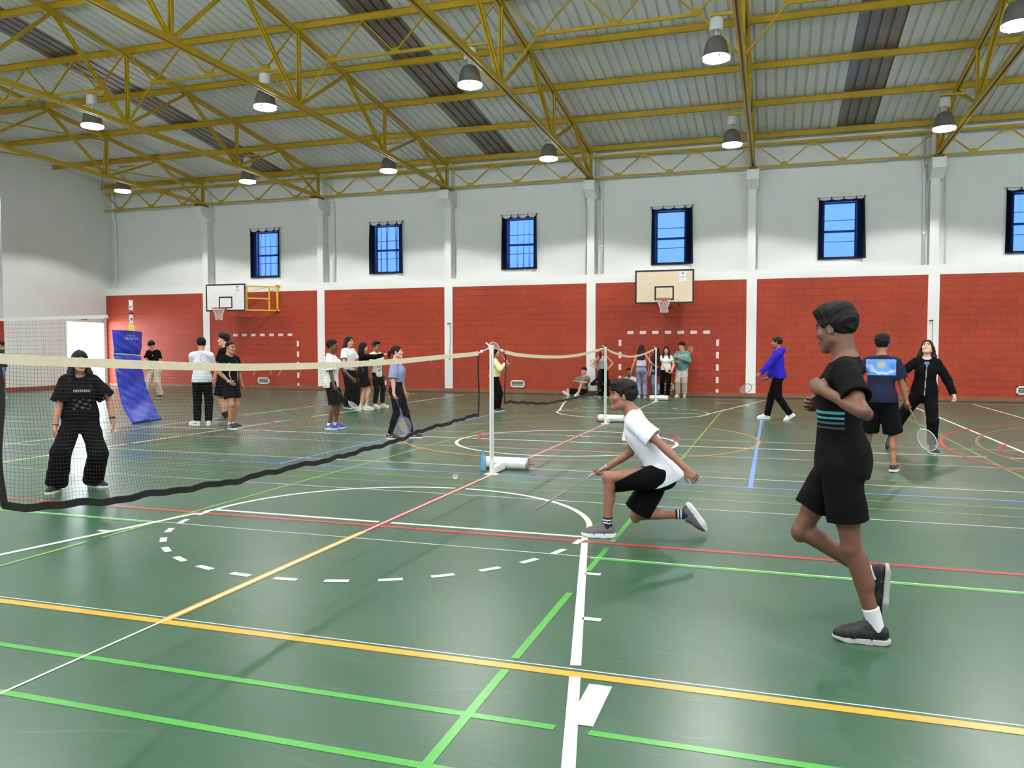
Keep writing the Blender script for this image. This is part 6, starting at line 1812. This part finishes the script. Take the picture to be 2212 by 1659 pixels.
p = person('person in a black sweater and black shorts pointing right by the red wall', (-9.62, 17.7), face_dir(-9.62, 17.7, 98), H=1.67, vox=0.009, sex='f', skin='light',
    head=(6, 0), feet=((0.09, 0.06, 0.088), (-0.09, -0.06, 0.088)), hands=((0.12, 0.50, 1.43), (-0.25, 0.06, 0.86)), elbows=((0.9, -0.2, -0.4), (-0.5, -1, 0)), curl=(0.45, 0.5),
    top=dict(kind='sweater', col=(19, 19, 21), hem=-0.06, ease=0.034, fold=0.006, cuffback=0.0), bottom=dict(kind='shorts', col=(22, 22, 24), len=0.72, ease=0.026, w=0.096), shoes=('chunky', (212, 210, 204), (216, 214, 208), (200, 198, 192)), socks=(0.07, [(216, 214, 210)]),
    hair=dict(style='mid', col=(22, 18, 19), vol=0.010, len=0.05))
p = person('boy in a white t-shirt with a palm print and black trousers, behind the pointing person', (-9.62, 18.4), face_dir(-9.62, 18.4, 48), H=1.70, vox=0.009, skin='brown',
    feet=((0.08, 0, 0.088), (-0.14, 0.06, 0.088)), hands=((0.26, 0.03, 0.84), (-0.26, 0.03, 0.84)),
    top=dict(kind='tee', col=(224, 222, 216), hem=-0.10, ease=0.034, sleeve=0.8, cuff=0.078, regions=[((60, 62, 60), lambda c: (c[:, 1] > 0.03) & (np.hypot(c[:, 0] - 0.02, c[:, 2] + 0.13) < 0.085) & (np.sin(6 * np.arctan2(c[:, 2] + 0.13, c[:, 0] - 0.02)) > 0.35)), ((170, 40, 44), lambda c: (c[:, 1] > 0.02) & (np.abs(c[:, 0] - 0.02) < 0.04) & (np.abs(c[:, 2] + 0.265) < 0.022))]),
    bottom=dict(kind='trousers', col=(18, 18, 19), ease=0.010, wk=0.060, wa=0.052, drop=-0.06), shoes=('flat', (214, 212, 208), (220, 218, 214), (150, 148, 144)), hair=dict(style='quiff', col=(22, 18, 18), vol=0.012, slope=0.8, line=0.0))
# group at the left
p = person('boy in a white t-shirt seen from behind with folded arms and white shoes', (-10.68, 13.12), face_dir(-10.68, 13.12, 172), H=1.74, vox=0.0085, skin='tan',
    head=(10, 4), feet=((0.11, 0.0, 0.088), (-0.10, 0.02, 0.088)), feetdir=((0.0, 1, 0), (-0.9, 0.6, 0)), hands=((-0.06, 0.20, 1.14), (0.06, 0.24, 1.10)), elbows=((1, 0.0, -0.6), (-1, 0.0, -0.6)), curl=(0.5, 0.5),
    top=dict(kind='tee', col=(206, 210, 218), hem=-0.06, ease=0.026, sleeve=0.75, cuff=0.072, fold=0.006, regions=[((150, 152, 160), lambda c: (c[:, 1] < -0.03) & (((np.abs(np.hypot(c[:, 0] - 0.06, c[:, 2] - 0.07) - 0.07) < 0.006)) | ((np.abs(c[:, 2] - 0.0) < 0.004) & (np.abs(c[:, 0]) < 0.11)) | ((np.abs(c[:, 2] - 0.07 - (c[:, 0] - 0.06) * 0.5) < 0.005) & (np.abs(c[:, 0] - 0.06) < 0.05))))]),
    bottom=dict(kind='trousers', col=(19, 19, 21), ease=0.018, wk=0.070, wa=0.060, drop=-0.01), shoes=('flat', (224, 224, 228), (222, 222, 226), (224, 224, 228), (24, 24, 28)), hair=dict(style='short', col=(18, 16, 17), vol=0.014, slope=0.85, line=-0.03))
p = person('tall curly haired boy in a black t-shirt looking left behind his friends', (-10.78, 13.95), face_dir(-10.78, 13.95, -112), H=1.83, vox=0.0085, skin='light',
    head=(12, 4), feet=((0.08, 0.0, 0.088), (-0.12, -0.04, 0.088)), feetdir=((0.1, 1, 0), (-0.3, 1, 0)), hands=((0.26, 0.05, 0.84), (-0.24, 0.12, 0.86)),
    top=dict(kind='tee', col=(20, 20, 22), hem=-0.08, ease=0.026, sleeve=0.72, cuff=0.072), bottom=dict(kind='shorts', col=(22, 22, 26), len=0.92, ease=0.024, w=0.094), shoes=('flat', (118, 114, 112), (190, 188, 184), (150, 148, 146)), socks=(0.12, [(20, 20, 22)]),
    hair=dict(style='curly', col=(26, 20, 19), vol=0.016, curl=0.010, slope=0.85, line=0.004))
p = person('boy in a black t-shirt with thin white lines, one hand on his hip, facing right', (-9.74, 12.75), face_dir(-9.74, 12.75, 42), H=1.66, vox=0.008, skin=(176, 124, 98), build=0.98,
    head=(2, 4), feet=((0.03, 0.02, 0.088), (-0.10, -0.06, 0.088)), feetdir=((0.1, 1, 0), (-0.5, 1, 0)), hands=((0.17, 0.16, 0.95), (-0.27, 0.04, 0.86)), elbows=((0.9, -0.6, 0.0), (-0.5, -1, 0)), curl=(0.3, 0.5), handdir=((-0.75, 0.35, -0.45), None), thumbs=((0, 0.3, 0.9), None),
    top=dict(kind='tee', col=(19, 19, 21), hem=-0.10, ease=0.026, sleeve=0.85, cuff=0.078, regions=[((206, 206, 210), lambda c: (c[:, 1] > 0.02) & ((np.abs(c[:, 0] - 0.095 - 0.012 * np.sin(c[:, 2] * 30)) < 0.007) | (np.abs(c[:, 0] + 0.085 + 0.012 * np.sin(c[:, 2] * 22)) < 0.007)) & (c[:, 2] < 0.06) & (c[:, 2] > -0.30))]),
    bottom=dict(kind='shorts', col=(18, 18, 20), len=0.70, ease=0.018, w=0.086), shoes=('flat', (30, 30, 34), (214, 212, 210), (200, 200, 200), (220, 220, 220)), socks=(0.055, [(220, 218, 214)]), hair=dict(style='buzz', col=(22, 19, 19), vol=0.006, slope=0.8, line=0.0))
band('bracelet', p, 0, 0.02, 0.034, 0.006, M_PIPE)
p = person('boy in a black t-shirt and beige trousers looking down beside the blue pad', (-18.1, 20.1), face_dir(-18.1, 20.1, -38), H=1.78, vox=0.0095, skin='light',
    lean=8, head=(8, 30), feet=((0.26, 0.15, 0.088), (-0.14, -0.05, 0.088)), hands=((0.20, 0.30, 0.92), (-0.27, 0.06, 0.85)), curl=(0.8, 0.5),
    top=dict(kind='tee', col=(19, 18, 20), hem=-0.03, ease=0.024, sleeve=0.7, cuff=0.07, regions=[((190, 190, 190), lambda c: (c[:, 1] > 0.03) & (np.hypot(c[:, 0] + 0.07, c[:, 2] - 0.04) < 0.014))]), bottom=dict(kind='trousers', col=(206, 196, 172), ease=0.024, wk=0.082, wa=0.078, drop=-0.02), shoes=('flat', (30, 30, 32), (210, 208, 204), (60, 60, 60)),
    hair=dict(style='quiff', col=(26, 18, 20), vol=0.014, slope=0.7, line=0.0, fringe=True))
p = person('person mostly hidden behind the blue pad, an arm and dark hair showing', (-17.75, 18.95), face_dir(-17.75, 18.95, 82), H=1.66, vox=0.0095, sex='f', skin='light',
    feet=((0.09, 0, 0.088), (-0.09, 0.03, 0.088)), hands=((0.20, 0.28, 0.98), (-0.26, 0.06, 0.85)), curl=(1.1, 0.5), grip=((0, 0.7, 0.5), None),
    top=dict(kind='tee', col=(150, 150, 156), hem=-0.03, ease=0.024, sleeve=0.7), bottom=dict(kind='trousers', col=(196, 192, 184), ease=0.02), shoes=('flat', (40, 40, 44), (210, 208, 204), (60, 60, 60)), hair=dict(style='mid', col=(26, 20, 22), vol=0.012, len=0.05))
racket('purple racket held by the person behind the blue pad', p.world(p.hold0), p.wdir((0.1, 0.85, 0.15)), p.wdir((0.3, 0.1, 0.9)), frame=(92, 78, 176), grip=(60, 60, 70), shaft=(92, 78, 176), hold=0.06)
p = person('person in jeans and a dark top cut off by the left edge', (-22.33, 18.42), face_dir(-22.33, 18.42, -95), H=1.77, vox=0.0095, skin='tan',
    feet=((0.10, 0.06, 0.088), (-0.10, -0.08, 0.088)), hands=((0.24, 0.14, 0.86), (-0.24, 0.14, 0.88)), top=dict(kind='tee', col=(48, 46, 56), hem=0.03, ease=0.024, sleeve=0.7), bottom=dict(kind='jeans', col=(112, 132, 168), ease=0.016, wk=0.076, wa=0.072, drop=0.0, denim=True),
    shoes=('flat', (196, 196, 200), (214, 214, 216), (200, 200, 200)), hair=dict(style='short', col=(60, 40, 32), vol=0.010))
# behind the nearest net post and along the back wall
p = person('girl in a pale yellow sweater and black trousers with raised hands behind the nearest post', (-6.38, 18.3), face_dir(-6.38, 18.3, 84), H=1.53, vox=0.009, sex='f', skin='tan',
    head=(0, -6), feet=((0.07, -0.03, 0.088), (-0.08, 0.05, 0.088)), hands=((0.10, 0.29, 1.33), (-0.10, 0.26, 1.22)), elbows=((0.5, -0.4, -0.9), (-0.5, -0.4, -0.9)), curl=(1.1, 0.4), grip=((0, -0.55, 0.8), None), handdir=((-0.4, 0.7, 0.5), (0.1, 0.4, 0.9)),
    top=dict(kind='sweater', col=(222, 216, 158), hem=0.04, ease=0.032, fold=0.006), bottom=dict(kind='trousers', col=(18, 18, 19), ease=0.018, wk=0.082, wa=0.080, waist=0.14, drop=0.0), shoes=VANSY, hair=dict(style='long', col=(26, 20, 20), vol=0.012, len=0.30, front=-0.6))
racket('white racket raised by the girl in pale yellow', p.world(p.hold0), p.wdir((0.0, -0.62, 0.72)), p.wdir((0.9, 0.3, 0.2)), frame=(206, 200, 206), grip=(210, 206, 204), shaft=(206, 200, 200), hold=0.06)
SIT = dict(vox=0.010)
p = person('boy in a grey t-shirt sitting on the floor against the red wall', (-5.86, 25.42), face_dir(-5.86, 25.42, -34), H=1.72, skin='light', pel=(0, 0, 0.115), lean=-8, head=(4, 2),
    feet=((0.20, 0.55, 0.07), (-0.10, 0.42, 0.088)), feetdir=((0.75, 0.5, 0.5), (0, 1, 0)), knees=((0.9, 0.2, 0.25), (-0.1, 0.3, 1)), hands=((0.06, 0.36, 0.48), (-0.08, 0.34, 0.46)), elbows=((0.9, -0.3, -0.3), (-0.9, -0.3, -0.3)), curl=(0.5, 0.5),
    top=dict(kind='tee', col=(112, 116, 108), hem=-0.02, ease=0.026, sleeve=0.75, cuff=0.072), bottom=dict(kind='shorts', col=(22, 22, 23), len=0.9, ease=0.024, w=0.094), shoes=('flat', (206, 202, 194), (214, 212, 206), (206, 202, 194)), hair=dict(style='quiff', col=(30, 22, 20), vol=0.010, slope=0.8, line=0.0), **SIT)
p = person('person in black sitting with knees up, half hidden behind the girl with hands on hips', (-5.24, 25.58), face_dir(-5.24, 25.58, -8), H=1.66, sex='f', skin='light', pel=(0, 0, 0.115), lean=14, head=(-20, 10),
    feet=((0.13, 0.44, 0.088), (-0.12, 0.46, 0.088)), knees=((0.2, 0.3, 1), (-0.2, 0.3, 1)), hands=((0.10, 0.40, 0.44), (-0.12, 0.40, 0.42)), elbows=((0.9, -0.2, -0.3), (-0.9, -0.2, -0.3)),
    top=dict(kind='sweater', col=(20, 20, 21), hem=-0.02, ease=0.03), bottom=dict(kind='trousers', col=(19, 19, 20), ease=0.02, wk=0.08, wa=0.07), shoes=VANSY, hair=dict(style='long', col=(26, 20, 20), vol=0.012, len=0.2, front=0.3), **SIT)
p = person('girl in a grey tank top with hands on hips by the second post', (-5.05, 24.7), face_dir(-5.05, 24.7, 2), H=1.57, sex='f', skin='tan', head=(-8, 2), feet=((0.10, 0.0, 0.088), (-0.12, 0.04, 0.088)),
    hands=((0.19, 0.06, 1.0), (-0.19, 0.06, 1.0)), elbows=((1, -0.35, 0), (-1, -0.35, 0)), curl=(0.5, 0.5), handdir=((-0.4, 0.7, -0.5), (0.4, 0.7, -0.5)),
    top=dict(kind='tank', col=(138, 144, 142), hem=0.07, ease=0.010, fold=0.002, scoop=0.06), bottom=dict(kind='trousers', col=(19, 19, 20), ease=0.014, wk=0.078, wa=0.082, waist=0.12, drop=0.0), shoes=VANSY, hair=dict(style='long', col=(34, 24, 24), vol=0.012, len=0.30, front=0.85), **SIT)
racket('dark racket hanging from the hand of the girl with hands on hips', p.world(p.wr[0] + V3(0.02, 0.06, -0.04)), p.wdir((0.4, 0.35, 0.75)), p.wdir((0.2, 0.9, 0)), frame=(120, 90, 110), grip=(60, 50, 60), shaft=(120, 100, 110), hold=0.3)
p = person('girl with long brown hair seen from behind in a white strapless top and jeans', (-3.87, 24.8), face_dir(-3.87, 24.8, 176), H=1.64, sex='f', skin=(196, 140, 116), head=(-6, 0), feet=((0.12, 0.02, 0.088), (-0.06, -0.06, 0.10)), feetdir=((0.1, 1, 0), (-0.2, 1, -0.05)),
    hands=((0.42, 0.18, 1.06), (-0.34, 0.02, 0.86)), elbows=((0.5, -0.6, -0.8), (-0.6, -1, 0)), curl=(0.25, 0.6), handdir=((0.85, 0.2, -0.35), None), thumbs=((0, 0.2, 1), None),
    top=dict(kind='tube', col=(196, 198, 206), hem=0.12, ease=0.008, fold=0.0015, topz=0.06), bottom=dict(kind='jeans', col=(126, 134, 166), ease=0.010, wk=0.070, wa=0.078, waist=0.13, drop=0.0, denim=True), shoes=('flat', (196, 196, 198), (214, 214, 214), (196, 196, 198)), hair=dict(style='long', col=(64, 40, 32), vol=0.014, len=0.22, front=-0.3), **SIT)
p = person('person in a long plum t-shirt and blue jeans behind the farthest post', (-3.52, 25.5), face_dir(-3.52, 25.5, -128), H=1.58, skin='light', head=(0, 4), feet=((0.10, 0.12, 0.088), (-0.10, -0.14, 0.088)),
    hands=((0.22, 0.20, 0.92), (-0.24, 0.06, 0.86)), top=dict(kind='tee', col=(56, 42, 46), hem=-0.17, ease=0.036, sleeve=0.9, cuff=0.085, long=True), bottom=dict(kind='jeans', col=(116, 138, 176), ease=0.020, wk=0.084, wa=0.082, drop=0.0, denim=True), shoes=VANSY, hair=dict(style='mid', col=(40, 28, 26), vol=0.014, len=0.06), **SIT)
p = person('person in a white t-shirt sitting by the wall with a hand at the face', (-4.36, 25.55), face_dir(-4.36, 25.55, -12), H=1.70, skin='brown', pel=(0, 0, 0.115), lean=10, head=(0, 12), feet=((0.14, 0.46, 0.088), (-0.14, 0.46, 0.088)), knees=((0.3, 0.3, 1), (-0.3, 0.3, 1)),
    hands=((0.10, 0.28, 0.66), (-0.12, 0.38, 0.46)), elbows=((0.9, 0.1, -0.6), (-0.9, -0.3, -0.3)), top=dict(kind='tee', col=(206, 200, 204), hem=-0.02, ease=0.026, sleeve=0.75), bottom=dict(kind='shorts', col=(24, 24, 26), len=0.9, ease=0.024), shoes=('flat', (206, 204, 200), (214, 212, 206), (206, 202, 194)), hair=dict(style='short', col=(22, 18, 18), vol=0.012), **SIT)
p = person('smiling girl with long hair in a white t-shirt and black trousers by the wall', (-3.10, 24.72), face_dir(-3.10, 24.72, -4), H=1.59, sex='f', skin='light', head=(0, 2), feet=((0.13, -0.16, 0.12), (-0.06, 0.06, 0.088)), feetdir=((0.35, 0.6, -0.6), (-0.2, 1, 0)),
    hands=((-0.03, 0.24, 0.98), (-0.20, 0.20, 0.94)), elbows=((0.8, -0.5, -0.2), (-0.8, -0.5, -0.2)), curl=(1.1, 0.8), grip=((-0.9, 0.15, -0.2), None), handdir=((-0.2, 0.6, -0.75), None),
    top=dict(kind='tee', col=(220, 218, 216), hem=0.03, ease=0.012, sleeve=0.5, cuff=0.052, fold=0.003), bottom=dict(kind='trousers', col=(18, 18, 19), ease=0.012, wk=0.070, wa=0.062, drop=-0.03, waist=0.12), shoes=('flat', (206, 204, 204), (214, 212, 210), (206, 204, 204)), hair=dict(style='long', col=(54, 32, 28), vol=0.010, len=0.26, front=0.85), **SIT)
racket('pale racket held sideways by the smiling girl in white', p.world(p.hold0), p.wdir((-0.95, 0.12, -0.12)), p.wdir((0.1, 0.8, 0.55)), frame=(196, 178, 176), grip=(180, 170, 160), shaft=(186, 172, 168), hold=0.05)
p = person('curly haired boy in a teal hoodie with white lettering and beige trousers', (-2.70, 25.48), face_dir(-2.70, 25.48, -14), H=1.72, skin='light', head=(-24, 10), feet=((0.11, 0.06, 0.088), (-0.09, 0.02, 0.088)),
    hands=((0.14, 0.24, 1.12), (-0.05, 0.25, 1.22)), elbows=((0.9, -0.5, -0.4), (-0.9, -0.5, -0.4)), curl=(0.9, 0.9),
    top=dict(kind='hoodie', col=(92, 138, 138), hem=-0.06, ease=0.030, fold=0.006), bottom=dict(kind='trousers', col=(186, 172, 158), ease=0.018, wk=0.078, wa=0.062, drop=-0.03), shoes=('flat', (196, 190, 184), (210, 206, 200), (196, 190, 184)), hair=dict(style='curly', col=(30, 22, 20), vol=0.018, curl=0.012, slope=0.85, line=0.006), **SIT)
# white lettering across the hoodie's chest
M_ = Matrix.Translation(Vector((p.chest + p.Rc @ V3(-0.0, 0.168, 0.055)) * p.S)) @ Matrix.Rotation(PI, 4, 'Z') @ Matrix.Rotation(PI / 2, 4, 'X')
text('lettering', 'VANS', 0.165, M_LWHITE, p.top, M_)
racket('red racket held up behind the shoulder of the boy in the teal hoodie', p.world(p.neck + V3(-0.05, -0.13, -0.48)), p.wdir((-0.28, -0.02, 0.95)), p.wdir((0.2, 0.95, 0)), frame=(166, 76, 70), grip=(90, 60, 60), shaft=(150, 80, 74), hold=0.0)
